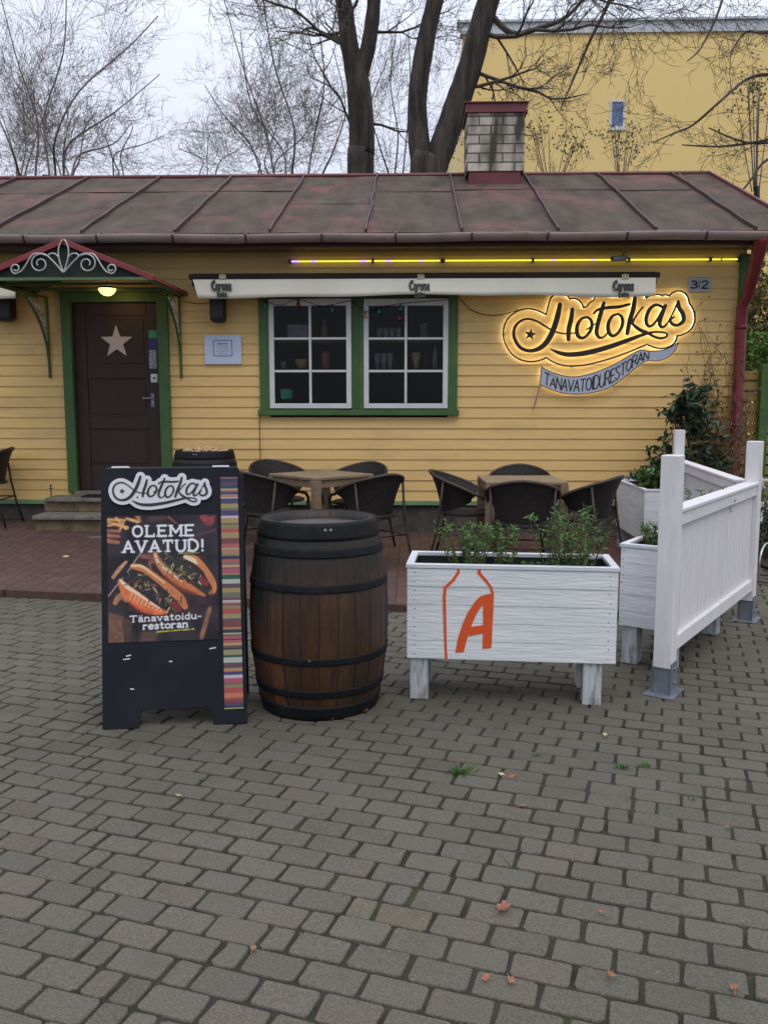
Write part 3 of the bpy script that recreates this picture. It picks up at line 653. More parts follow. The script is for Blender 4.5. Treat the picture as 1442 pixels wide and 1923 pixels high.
sticker(Dp, 284, 702, 296, 718, DS, m_logo); a = W(290, 710, DS - .003); mm = MB(); mm.lathe([(0, 0), (.012, 0), (.012, .003), (0, .003)], 12); mm.T = None
mm.v = [(v[0] + a.x, DS - .0025 - v[2], v[1] + a.z) for v in mm.v]; Dp(mm, 'sticker', m_print)
th = MB(); th.box((dl - .02, WY - .1, dbot - .05), (dr_ + .02, WY + .13, dbot - .002)); H(th, 'threshold', m_slab, bevel=.004)
# window
wf = MB(); q0, q1 = W(488, 640, WY).x, W(859, 640, WY).x
wf.box((q0, WY - .05, wbot - .0), (wl + .004, WY + .12, wtop + .1)); wf.box((wr - .004, WY - .05, wbot), (q1, WY + .12, wtop + .1)); wf.box((wl + .005, WY - .048, wtop), (wr - .005, WY + .12, wtop + .1))
mc0, mc1 = W(661, 640, WY).x, W(683, 640, WY).x
wf.box((mc0, WY - .045, wbot), (mc1, WY + .12, wtop - .001)); wf.box(((mc0 + mc1) / 2 - .012, WY - .06, wbot + .01), ((mc0 + mc1) / 2 + .012, WY - .046, wtop - .01))
win = H(wf, 'window', m_green, bevel=.004)
def Wp(mb, name, mats, **k):
    L = house.location; mb.v = [(a - L.x, b - L.y, c - L.z) for a, b, c in mb.v]; return mb.build(name, mats, win, **k)
si = MB(); si.box((q0 - .02, WY - .075, wbot - .06), (q1 + .02, WY + .12, wbot - .001)); Wp(si, 'window_sill', m_green, bevel=.004)
def casement(a, b, za, zb, Y, rot=0):
    m = MB(); t_ = .052; 
    m.box((0, 0, 0), (t_, .04, zb - za)); m.box((b - a - t_, 0, 0), (b - a, .04, zb - za)); m.box((t_ + .0005, .001, 0), (b - a - t_ - .0005, .039, t_)); m.box((t_ + .0005, .001, zb - za - t_ - .02), (b - a - t_ - .0005, .039, zb - za))
    mw = (b - a) / 2; m.box((mw - .013, .004, t_ + .001), (mw + .013, .034, zb - za - t_ - .021))
    H_ = zb - za - 2 * t_ - .02
    for k in (1, 2):
        zz = t_ + H_ * k / 3
        for (u, v) in ((t_ + .001, mw - .0135), (mw + .0135, b - a - t_ - .001)): m.box((u, .006, zz - .012), (v, .033, zz + .012))
    L = house.location; o = m.build('window_frame', m_white, win, bevel=.003); o.location = (a - L.x, Y - L.y, za - L.z); o.rotation_euler = (0, 0, rot)
    gl = MB(); gl.box((t_, .016, t_), (b - a - t_, .02, zb - za - t_ - .02)); o2 = gl.build('pane', m_glass, win); o2.location = o.location; o2.rotation_euler = o.rotation_euler
casement(wl, mc0 - .002, wbot + .012, wtop - .01, WY - .060, R(-2.0)); casement(mc1 + .002, wr - .001, wbot + .012, wtop - .01, WY - .052)
a = W(526, 750, WY - .064); mm = MB(); FF = Field(0, 100, 0, 80, 4); FF.stroke([(20, 22, 18), (80, 22, 16), (80, 60, 16), (22, 62, 16), (20, 22, 16)], False); FF.poly([(20, 20), (80, 20), (80, 60), (20, 60)])
st2 = field_solid(MB(), FF, FF.F, lambda u, v: (a.x + (u) * .00136, a.z + .115 - v * .00136 * 1.05), WY - .047, WY - .0455); Wp(st2, 'sticker', m_teal)
# things seen inside through the panes
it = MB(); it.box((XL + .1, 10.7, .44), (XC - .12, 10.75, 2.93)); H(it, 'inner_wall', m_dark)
def inside(name, label, cat, mb, mats, px, pyb, Y, group=None, smooth=True):
    p = W(px, pyb, Y); o = mb.build(name, mats, None, smooth=smooth); o.location = p; tag(o, label, cat, group)
sh1 = W(600, 694, 9.75)
for k, (z_, lab) in enumerate(((sh1.z, 'wooden shelf across the window inside the house at mid pane height'), (W(600, 640, 9.75).z, 'higher wooden shelf with glasses inside the window near the top panes'))):
    s_ = MB(); s_.box((wl - .1, 9.62, z_ - .03), (wr + .1, 9.9, z_ - .004)); tag(s_.build('shelf', m_shelf, None, bevel=.003), lab, 'shelf', 'shelves inside the window')
m_glassy = M('drinking_glass', (.45, .46, .46), (.7, .7, .68), 9, .2); m_cups = M('paper_cups', (.9, .7, .35), (.8, .6, .28), 9, .6); m_brown = M('brown_jar', (.6, .22, .09), (.7, .35, .15), 20, .4); m_dgr = M('bottle_glass_dark', (.02, .05, .03), None, rough=.1)
m_warm = M('wooden_bowl', (.8, .5, .15), (.9, .6, .2), 9, .6)
def glass_mb(h, r): return MB().lathe([(0, 0), (r * .7, 0), (r, h), (r * .92, h), (r * .62, .01), (0, .01)], 14)
def bottle_mb(h, r): return MB().lathe([(0, 0), (r, 0), (r, h * .55), (r * .8, h * .66), (r * .32, h * .78), (r * .32, h), (0, h)], 14)
gi = 0
for px, lab in ((712, 'leftmost'), (724, 'second'), (736, 'third'), (748, 'fourth')):
    inside('glass', '%s of four upturned glasses on the higher shelf behind the right window' % lab, 'glass', glass_mb(.13, .034), m_glassy, px, 639, 9.72, 'glasses on the shelves behind the window')
for px, lab in ((708, 'left'), (720, 'middle'), (732, 'right')):
    inside('glass', '%s of three tall glasses on the lower shelf behind the right window' % lab, 'glass', glass_mb(.17, .034), m_glassy, px, 693, 9.72, 'glasses on the shelves behind the window')
inside('cup_stack', 'pale flared stack of paper cups on the lower shelf behind the right window', 'cups', MB().lathe([(0, 0), (.022, 0), (.05, .17), (.04, .17), (0, .15)], 14), m_cups, 781, 692, 9.72)
inside('bottle', 'pale slim bottle at the right end of the lower shelf behind the window', 'bottle', bottle_mb(.26, .03), m_glassy, 817, 692, 9.72, 'bottles behind the window')
inside('bottle', 'dark green bottle on the lower shelf beside the cup stack', 'bottle', bottle_mb(.24, .034), m_dgr, 800, 692, 9.76, 'bottles behind the window')
inside('jar', 'reddish brown jar on the lower shelf behind the left window', 'jar', MB().lathe([(0, 0), (.05, 0), (.05, .15), (.038, .18), (0, .18)], 14), m_brown, 612, 692, 9.74)
inside('bottle', 'reddish bottle leaning on the higher shelf behind the left window', 'bottle', bottle_mb(.23, .036), m_brown, 610, 639, 9.74, 'bottles behind the window')
inside('bowl', 'small yellow wooden bowl on the lower shelf behind the left window', 'bowl', MB().lathe([(0, 0), (.05, 0), (.075, .1), (.068, .1), (.045, .012), (0, .012)], 16), m_warm, 566, 692, 9.74)
inside('glass', 'round glass at the left end of the lower shelf behind the left window', 'glass', glass_mb(.08, .035), m_glassy, 532, 693, 9.72, 'glasses on the shelves behind the window')
inside('carton', 'grey carton on the higher shelf behind the left window', 'carton', MB().box((-.11, -.05, 0), (.11, .06, .16)).box((-.112, -.052, .12), (.112, .062, .165)), m_glassy, 560, 639, 9.78, smooth=False)
inside('canister', 'pale grey canister on the higher shelf behind the right window', 'canister', MB().lathe([(0, 0), (.045, 0), (.045, .15), (.05, .15), (.05, .175), (0, .175)], 16), m_glassy, 796, 639, 9.74)

# ================================================================== steps
zt = dbot - .045
steps = thing('door_steps', 'three worn stone steps leading up to the brown front door', 'steps', (dc, 8.9, .12))
def SB(mb, name, mats, **k): return mb.build(name, mats, steps, world=True, **k)
def half(pxl, Y): return dc - W(pxl, 960, Y).x
zb = W(100, 1009, 8.45).z; z2_ = W(100, 969, 8.72).z
for (Yf, hw, top, nm) in ((8.45, half(35, 8.45), zb, 'a'), (8.72, half(60, 8.72), z2_, 'b'), (9.0, half(86, 9.0), zt, 'c')):
    m = MB(); m.box((dc - hw, Yf, top - .04), (dc + hw, WY - (.01 if nm != 'c' else .061), top)); SB(m, 'tread', m_slab, bevel=.006)
m = MB(); hw = half(64, 8.75); m.box((dc - hw, 8.77, zb + .001), (dc + hw, WY - .02, z2_ - .041)); SB(m, 'riser', m_step, bevel=.01)
m = MB(); hw = half(84, 9.05); m.box((dc - hw, 9.05, z2_ + .001), (dc + hw, WY - .03, zt - .041)); SB(m, 'riser', m_step, bevel=.01)
m = MB(); hw = half(38, 8.5); m.box((dc - hw, 8.49, .04), (dc + hw, WY - .02, zb - .041)); SB(m, 'riser', m_step)
bs = thing('boot_scraper', 'small thin iron boot scraper standing at the left end of the top step', 'scraper', (W(97, 932, 9.1).x, 9.1, zt))
MB().tube([(0, 0, 0), (0, 0, .11)], .006, 6).tube([(-.02, 0, .09), (.02, 0, .09)], .005, 6).build('post', m_blackm, bs); MB().lathe([(0, .11), (.012, .115), (.008, .13), (0, .135)], 8).build('knob', m_blackm, bs, smooth=True)
mt = MB(); mt.box((dc - .33, 9.03, zt + .001), (dc + .33, WY - .12, zt + .018)); tag(mt.build('door_mat', m_black, None, bevel=.006), 'dark door mat lying on the top step before the brown door', 'mat')

# ================================================================== canopy over the door
cF = 8.14; cxr = W(284, 519, cF).x; cap_ = W(119, 452, cF); ccx = cap_.x; chw = cxr - ccx; cz = W(284, 521, cF).z; apz = cap_.z
can = thing('door_canopy', 'small red edged gable canopy with silver scrolls over the brown door', 'canopy', (ccx, WY, cz))
def CP(mb, name, mats, **k): return mb.build(name, mats, can, world=True, **k)
dirs = math.hypot(chw, apz - cz)
m = MB()
for s in (-1, 1):
    a, b = Vector((ccx, 0, apz)), Vector((ccx + s * chw, 0, cz)); n_ = Vector((s * (apz - cz), 0, chw)).normalized() * .012
    m.add([(a.x, cF, a.z), (b.x, cF, b.z), (b.x, WY - .02, b.z), (a.x, WY - .02, a.z)] + [(a.x + n_.x, cF, a.z + n_.z), (b.x + n_.x, cF, b.z + n_.z), (b.x + n_.x, WY - .02, b.z + n_.z), (a.x + n_.x, WY - .02, a.z + n_.z)],
          [(0, 3, 2, 1) if s > 0 else (0, 1, 2, 3), (4, 5, 6, 7), (0, 1, 5, 4), (1, 2, 6, 5), (2, 3, 7, 6)])
CP(m, 'canopy_roof', m_canopyglass)
m = MB()
for s in (-1, 1):
    m.bar((ccx - s * .005, cF - .012, apz - .005), (ccx + s * (chw + .03), cF - .012, cz - .008), .03, .05)
    m.bar((ccx + s * (chw + .02), cF, cz - .004), (ccx + s * (chw + .02), WY - .02, cz - .004), .03, .035)
CP(m, 'edge_trim', M('canopy_red', (.26, .035, .045), (.2, .03, .038), 5, .45), bevel=.003)
m = MB(); m.box((ccx - chw, cF - .02, cz - .025), (ccx + chw, cF + .01, cz + .002))
for q in (.35, .7): m.bar((ccx - chw, cF + q * 1.2, cz), (ccx + chw, cF + q * 1.2, cz), .02, .025)
for s in (-1, 1):
    m.bar((ccx + s * (chw - .02), cF, cz - .02), (ccx + s * (chw - .02), WY - .02, cz - .02), .03, .03); m.bar((ccx + s * .4, cF, (cz + apz) / 2), (ccx + s * .4, WY, (cz + apz) / 2), .015, .03)
CP(m, 'frame', M('canopy_green', (.08, .15, .06), (.11, .19, .085), 5, .5), bevel=.002)
mdg = M('gable_backing', (.012, .022, .014), (.022, .035, .022), 5, .7)
m = MB(); m.prism([(ccx - chw + .05, cz + .003), (ccx + chw - .05, cz + .003), (ccx, apz - .02)], cF + .02, cF + .03); CP(m, 'gable_panel', mdg)
# scroll work
kk = 1 / FPX * cF / 4.0056     # metres per zoom px (zoom 6: origin 0,430; 4.0056)
def sc_pt(u, v): p = W(u / 4.0056, 430 + v / 4.0056, cF - .03); return (p.x, cF - .035, p.z)
def sw(pts): 
    m.tube([sc_pt(*q) for q in catmull(pts, 5)], .0075, 6)
def spiral(cx, cy, r0, r1, a0, a1, n=34): return [(cx + (r0 + (r1 - r0) * i / n) * math.cos(R(a0 + (a1 - a0) * i / n)), cy + (r0 + (r1 - r0) * i / n) * math.sin(R(a0 + (a1 - a0) * i / n))) for i in range(n + 1)]
m = MB(); CX0 = 482
def both(pts):
    for s in (-1, 1): m.tube([sc_pt(CX0 + s * u, v) for u, v in pts], .0075, 6)
both(catmull([(0, 330), (-30, 240), (-38, 160), (-22, 105), (-4, 82)], 6))
both(catmull([(2, 330), (60, 262), (118, 205), (150, 188), (190, 186)], 6))
both(catmull([(36, 215), (60, 190), (95, 185), (118, 205)], 6))
both(spiral(176, 262, 76, 20, -130, 400)); 
both(catmull([(190, 186), (225, 190), (255, 225), (285, 275), (318, 318), (350, 332)], 6)); both(spiral(358, 298, 40, 14, 100, -330))
CP(m, 'scrollwork', m_scroll, smooth=True)
for s, px in ((-1, 96), (1, 342)):
    bx = W(px, 700, WY).x; zb_ = W(px, 710, WY).z; ztp = cz - .03; hB = ztp - zb_
    br = thing_br = MB()
    br.bar((bx, WY - .025, zb_), (bx, WY - .025, ztp), .022, .022)
    arc = [(bx, WY - .03 - .62 * (t_ ** 2.6), zb_ + .02 + hB * .97 * t_ ** .9) for t_ in [i / 14 for i in range(15)]]
    for a, b in zip(arc[:-1], arc[1:]): br.bar(a, b, .022, .016)
    br.bar((bx, WY - .03, ztp - .01), (bx, WY - .66, ztp - .01), .022, .018)
    b_o = CP(br, 'bracket', m_green)
    s2 = MB()
    for (t_, rr) in ((.87, .085), (.70, .06), (.56, .042), (.45, .03)):
        cy_ = WY - .03 - .62 * t_ ** 2.6 * .5; czz = zb_ + hB * .97 * t_ ** .9 - .0
        s2.tube([(bx, cy_ + q[0] * .8, czz + q[1]) for q in spiral(0, 0, rr, rr * .25, 60, 560, 24)], .010, 5)
    s2.tube([(bx, WY - .03 - .62 * t_ ** 2.6 * .75, zb_ + hB * .97 * t_ ** .9) for t_ in [.3 + .06 * i for i in range(12)]], .010, 5)
    L = can.location; s2.v = [(a - L.x, b - L.y, c - L.z) for a, b, c in s2.v]; s2.build('scroll', m_scroll, b_o, smooth=True)
lp = W(202, 545, 8.95); lamp = thing('porch_lamp', 'glowing warm half dome lamp hanging under the canopy above the door', 'lamp', (lp.x, 8.95, lp.z))
MB().lathe([(0, -.055), (.03, -.052), (.06, -.035), (.08, -.008), (.086, .015), (.0, .016)], 24).build('shade', m_lamp, lamp, smooth=True)
MB().lathe([(0, .017), (.09, .017), (.085, .032), (.03, .045), (.012, .07), (0, .07)], 24).tube([(0, 0, .06), (0, 0, cz - lp.z + .08)], .006, 6).build('mount', m_blackm, lamp, smooth=True)
pl = bpy.data.lights.new('porch_bulb', 'POINT'); pl.energy = .9; pl.color = (1, .62, .22); pl.shadow_soft_size = .05
po = bpy.data.objects.new('porch_bulb', pl); COL.objects.link(po); po.parent = lamp; po.location = (0, -.0, -.10)

# ================================================================== things on the wall
def awning(xa, xb, label, prints, loc_y=8.98):
    zt_, zb_ = W(800, 523, loc_y).z, W(800, 557, loc_y).z
    t = thing('awning', label, 'awning', ((xa + xb) / 2, WY - .02, zt_), group='rolled in cream awnings')
    m = MB(); m.box((xa - .02, loc_y - .01, zt_ + .0), (xb + .02, loc_y + .03, zt_ + .052)); m.box((xa, loc_y + .031, zt_ + .035), (xb, WY - .022, zt_ + .062))
    for k in range(2): m.box((xa if k == 0 else xb - .02, loc_y + .032, zt_ - .06), (xa + .02 if k == 0 else xb, WY - .022, zt_ + .033))
    m.build('cassette', m_cass, t, world=True, bevel=.006)
    m = MB(); m.tube([(xa + .03, loc_y + .13, zt_ - .02), (xb - .03, loc_y + .13, zt_ - .02)], .05, 12); m.build('fabric_roll', m_awning, t, world=True, smooth=True)
    m = MB(); n = max(8, int((xb - xa) * 14)); vs = []
    for i in range(n + 1):
        u = i / n; x = xa + .02 + (xb - xa - .04) * u
        sag = .012 * math.sin(u * 7 + 1) + .006 * math.sin(u * 23); yy = .006 * math.sin(u * 31) + .01 * math.sin(u * 9)
        for (yo) in (0, .004):
            for j in range(5):
                v = j / 4; vs.append((x + (.05 if i == 0 else 0) * v, loc_y + yo + yy * v - .004, zt_ + .005 - (zt_ - zb_ + sag) * v))
    fs = []
    for i in range(n):
        for j in range(4):
            a = i * 10 + j; fs.append((a, a + 1, a + 11, a + 10)); a += 5; fs.append((a + 10, a + 11, a + 1, a))
        fs.append((i * 10 + 4, i * 10 + 9, i * 10 + 19, i * 10 + 14))
    m.add(vs, fs); m.build('valance', m_awning, t, world=True, smooth=True)
    for px in prints:
        c = W(px, 540, loc_y)
        st = fit('Corona', 0, 100, 60, 14, .075, serif=.07, gap=.3) + fit('Extra', 28, 76, 96, 68, .10, gap=.35)
        # the heavy capital
        st += [[(14, 8, 2.5), (2, 16, 3.5), (-4, 34, 4), (0, 52, 3.5), (10, 62, 2.5)]]
        FF = Field(-14, 110, 0, 104, 1.5)
        for s in st: FF.stroke(s)
        sc = 37 / FPX * loc_y / 108
        m = field_solid(MB(), FF, FF.F, lambda u, v: (c.x + (u - 50) * sc, c.z + .03 - (v - 30) * sc), loc_y - .020, loc_y - .006); m.build('printed_name', m_faint, t, world=True)
        FF = Field(30, 80, -34, 4, 2)
        for k in range(5): FF.stroke([(42 + k * 7, -4, 2.2), (40 + k * 8, -20 - (4 if k == 2 else 0), 2.2)], False)
        FF.stroke([(40, -3, 2.5), (74, -3, 2.5)], False)
        m = field_solid(MB(), FF, FF.F, lambda u, v: (c.x + (u - 50) * sc, c.z + .03 - (v - 30) * sc), loc_y - .018, loc_y - .006); m.build('printed_crown', m_gold, t, world=True)
awning(W(359, 540, 8.98).x, W(1234, 540, 8.98).x, 'long cream rolled awning with three printed names above the window', [417, 788, 1170])
awning(W(-560, 540, 8.98).x, W(33, 540, 8.98).x, 'second cream awning at the left edge beyond the door canopy', [])
# speakers
def speaker(px, pyt, pyb, wpx, label, tilt):
    a = W(px, pyb, WY - .14); b = W(px, pyt, WY - .14); h = b.z - a.z; wd = wpx / FPX * WY
    t = thing('wall_speaker', label, 'speaker', (a.x, WY - .03, a.z), group='black speakers on the front wall')
    m = MB(); m.prism([(-wd / 2, h * .12), (-wd * .3, 0), (wd * .3, 0), (wd / 2, h * .12), (wd / 2, h), (-wd / 2, h)], -.17, -.03); m.build('cabinet', m_black, t, bevel=.012)
    m = MB(); m.box((-wd * .42, -.176, h * .16), (wd * .42, -.171, h * .95)); m.build('grille', m_blackm, t, bevel=.002)
    m = MB(); m.box((-.02, -.03, h * .4), (.02, .01, h * .75)); m.tube([(0, -.05, h + .0), (0, -.02, h + .02), (0, 0, h * .8)], .008, 6); m.build('wall_mount', m_blackm, t)
speaker(410, 556, 606, 26, 'small black speaker on the wall below the left end of the long awning', 0)
speaker(7, 555, 603, 40, 'black speaker on the wall at the left edge under the short awning', 0)
# notice
a, b = W(385, 684, WY - .03), W(453, 629, WY - .03); nb = thing('paper_notice', 'pale blue paper notice in a thin clear frame on the wall below the speaker', 'notice', ((a.x + b.x) / 2, WY - .022, a.z))
nw, nh = b.x - a.x, b.z - a.z
MB().box((-nw / 2, -.014, 0), (nw / 2, -.002, nh)).build('sheet', m_paper, nb, bevel=.002)
m = MB(); e = .006
for (p, q) in (((-.26, .27), (.26, .30)), ((-.26, .80), (.26, .83))): m.box((p[0] * nw, -.016, p[1] * nh), (q[0] * nw, -.0145, q[1] * nh))
for sx in (-.26, .235): m.box((sx * nw, -.016, .302 * nh), ((sx + .025) * nw, -.0145, .798 * nh))
for i, (hw, hh_) in enumerate(((.14, .05), (.17, .018), (.15, .018), (.17, .018), (.12, .018))):
    zc = nh * (.70 - .085 * i); 
    x = -hw * nw; r_ = random.Random(i)
    while x < hw * nw: x2 = min(x + r_.uniform(.008, .022), hw * nw); m.box((x, -.016, zc - hh_ * nh / 2), (x2, -.0145, zc + hh_ * nh / 2)); x = x2 + .004
m.build('print', m_ink, nb)
# number plate
a, b = W(1291, 548, WY - .03), W(1334, 521, WY - .03); np_ = thing('house_number_plate', 'grey house number plate reading 3/2 near the right corner of the wall', 'sign', ((a.x + b.x) / 2, WY - .022, a.z)); nw, nh = b.x - a.x, b.z - a.z
MB().box((-nw / 2, -.012, 0), (nw / 2, -.002, nh)).build('plate', m_plate, np_, bevel=.002)
FF = Field(-5, 105, -5, 60, 1.2)
for s in fit('3', 8, 38, 48, 10, .11) + fit('2', 66, 96, 48, 10, .11): FF.stroke(s)
FF.stroke([(49, 50, 1.8), (54, 8, 1.8)], False)
field_solid(MB(), FF, FF.F, lambda u, v: ((u - 52) / 105 * nw * .88, nh * .5 - (v - 29) / 105 * nw * .88), -.015, -.0125).build('numerals', m_print, np_)
# lettered wall sign
SY = WY - .07
def sgn(u, v): p = W(900 + u / 3.433, 540 + v / 3.433, SY); return (p.x, p.z)
ws = thing('lettered_wall_sign', 'large black cursive Hotokas sign with warm lit outline on the yellow wall', 'sign', (W(1120, 620, SY).x, WY - .02, W(1120, 680, SY).z))
FS = Field(100, 1450, -20, 560, 4)
for s in LOGO: FS.stroke(s)
FS.poly(star_poly(327, 303, 40, .42, -80))
L0 = FS.F.copy()
field_solid(MB(), FS, L0, sgn, SY - .012, SY + .004).build('lettering', m_sign, ws, world=True)
field_solid(MB(), FS, np.abs(L0 - 58) - 5.2, sgn, SY - .012, SY + .004).build('outline', m_sign, ws, world=True)
field_solid(MB(), FS, np.abs(L0 - 58) - 3.9, sgn, SY + .022, SY + .034).build('led_strip', m_halo, ws, world=True)
field_solid(MB(), FS, L0 + 3, sgn, SY + .022, SY + .034).build('led_strip', m_halo, ws, world=True)
for (u, v) in ((225, 300), (600, 200), (760, 400), (950, 250), (1160, 240), (165, 300), (1385, 200), (600, 510)):
    p = sgn(u, v); MB().tube([(p[0], SY + .0, p[1]), (p[0], WY - .005, p[1])], .005, 6).build('standoff', m_sign, ws, world=True)
bn = thing('banner_sign', 'pale pennant board reading TÄNAVATOIDURESTORAN below the cursive sign', 'sign', (W(1130, 700, SY).x, WY - .02, W(1130, 740, SY).z))
topc = [(397, 510), (470, 545), (560, 570), (640, 570), (740, 545), (850, 500), (940, 450), (1000, 415), (1040, 400), (1100, 408), (1180, 400), (1240, 375), (1287, 348)]
botc = [(385, 625), (460, 660), (550, 685), (650, 690), (750, 675), (850, 640), (940, 575), (1020, 510), (1080, 475), (1150, 475), (1220, 450), (1265, 400)]
tp = catmull([(a, b) for a, b in topc], 4); bt = catmull([(a, b) for a, b in botc], 4)
FB = Field(360, 1310, 330, 710, 4); FB.poly(tp + bt[::-1])
field_solid(MB(), FB, FB.F, sgn, SY - .010, SY + .004).build('board', m_banner, bn, world=True)
field_solid(MB(), FB, np.abs(FB.F + 3) - 2.2, sgn, SY - .0125, SY - .0101).build('border', m_print, bn, world=True)
field_solid(MB(), FB, np.abs(FB.F + 12) - 4, sgn, SY + .030, SY + .036).build('led_strip', m_halo, bn, world=True)
ta = np.array(tp); ba = np.array(bt)
def band(x): return np.interp(x, ta[:, 0], ta[:, 1]), np.interp(x, ba[:, 0], ba[:, 1])
stx, wd = text_strokes('TÄNAVATOIDURESTORAN', .045, .14)
FT = Field(360, 1310, 330, 710, 2)
for s in stx:
    o_ = []
    for (x, y, r) in s:
        X = 418 + x / wd * (1088 - 418); tt, bb = band(X); mg = (bb - tt) * .19; o_.append((X + (y - .5) * 6, bb - mg - (bb - tt - 2.1 * mg) * min(y, 1.14), 3.6))
    FT.stroke(o_, len(o_) > 5)
field_solid(MB(), FT, FT.F, sgn, SY - .0135, SY - .0101).build('lettering', m_print, bn, world=True)
m = MB(); p0, p1 = sgn(402, 505), sgn(345, 790); m.tube([(p0[0], SY - .004, p0[1]), (sgn(388, 640)[0], SY - .004, sgn(388, 640)[1]), (p1[0], SY - .004, p1[1])], .008, 6); m.build('pole', M('banner_pole', (.35, .2, .2), None), bn, world=True)
# LED tube under the eave
ld = thing('light_tube', 'long thin yellow neon light tube with purple spots under the eave', 'light', (W(960, 490, WY - .04).x, WY - .03, 2.95))
zL = lambda px: W(px, 491 - (px - 545) * .005, WY - .05).z
def ledseg(a, b, mat):
    MB().tube([(W(a, 490, WY - .05).x, WY - .05, zL(a)), (W(b, 490, WY - .05).x, WY - .05, zL(b))], .0085, 8).build('tube_section', mat, ld, world=True)
cuts = [(545, 561, m_ledp), (561, 584, m_led), (584, 593, m_ledp), (593, 676, m_led), (676, 688, m_ledp), (688, 724, m_led), (724, 734, m_ledp), (734, 788, m_led), (788, 794, m_ledp), (794, 826, m_led), (836, 1035, m_led), (1035, 1041, m_ledp), (1041, 1112, m_led), (1112, 1117, m_ledp), (1117, 1330, m_led), (1336, 1352, m_led), (1356, 1384, m_led)]
for a, b, mm_ in cuts: ledseg(a, b, mm_)
m = MB()
for px in (545, 700, 831, 1000, 1180, 1333, 1386): x = W(px, 490, WY - .05).x; m.box((x - .012, WY - .068, zL(px) - .018), (x + .012, WY - .021, zL(px) + .02))
m.build('clip', m_blackm, ld, world=True)
cp = W(1164, 486, WY - .2); cmr = thing('security_camera', 'small grey security camera under the eave above the long awning', 'camera', (cp.x, WY - .2, cp.z))
MB().tube([(-.09, -.05, -.005), (.06, .02, .01)], .028, 12).build('housing', M('camera_grey', (.4, .4, .4), None, rough=.4), cmr, smooth=True); MB().lathe([(0, 0), (.02, 0), (.02, .012), (0, .012)], 10, (-.092, -.05, -.01)).build('lens', m_black, cmr); MB().tube([(.02, 0, .02), (.05, .03, .08)], .01, 6).build('arm', m_steel, cmr)
# cables
def cable(pts, label, r=.004, Y=WY - .028):
    P = [W(a, b, Y) for a, b in pts]; tag(MB().tube([tuple(p) for p in catmull([tuple(q) for q in P], 5)], r, 5).build('cable', m_black, None, smooth=True), label, 'cable', 'thin cables on the front wall')
cable([(490, 566), (488, 640), (491, 720), (488, 800), (490, 884)], 'thin dark cable running down the siding left of the window')
cable([(864, 562), (890, 585), (930, 592), (975, 582)], 'thin drooping cable between the window and the cursive sign')
cable([(345, 566), (370, 570), (398, 568)], 'short cable between the door canopy and the black speaker')
cable([(216, 545), (245, 556), (280, 552), (312, 558)], 'thin cable along the top of the door frame beside the lamp')
# string of coloured bulbs
sl_ = thing('string_lights', 'string of small coloured bulbs across the top of the window', 'lights', (W(670, 560, WY - .1).x, WY - .1, W(670, 560, WY).z))
P = [(495, 566), (530, 573), (558, 562), (600, 574), (625, 572), (660, 566), (686, 585), (712, 577), (752, 570), (800, 566), (845, 562)]
MB().tube([tuple(W(a, b, WY - .095)) for a, b in catmull(P, 4)], .0035, 5).build('wire', m_black, sl_, world=True)
for px, py, c in ((498, 572, (.02, .25, .18)), (560, 570, (.35, .03, .03)), (624, 580, (.03, .22, .22)), (686, 592, (.5, .3, .06)), (712, 584, (.03, .25, .22)), (752, 578, (.03, .2, .2)), (750, 596, (.3, .02, .02))):
    p = W(px, py, WY - .095); b_ = MB().lathe([(0, -.035), (.014, -.03), (.019, -.012), (.012, .008), (.008, .02), (0, .02)], 12, tuple(p)).build('bulb', M('bulb_glass', c, None, rough=.15), sl_, world=True, smooth=True)
    L = sl_.location; MB().lathe([(0, .018), (.010, .018), (.010, .036), (0, .036)], 10, (p.x - L.x, p.y - L.y, p.z - L.z)).build('socket', m_black, b_)

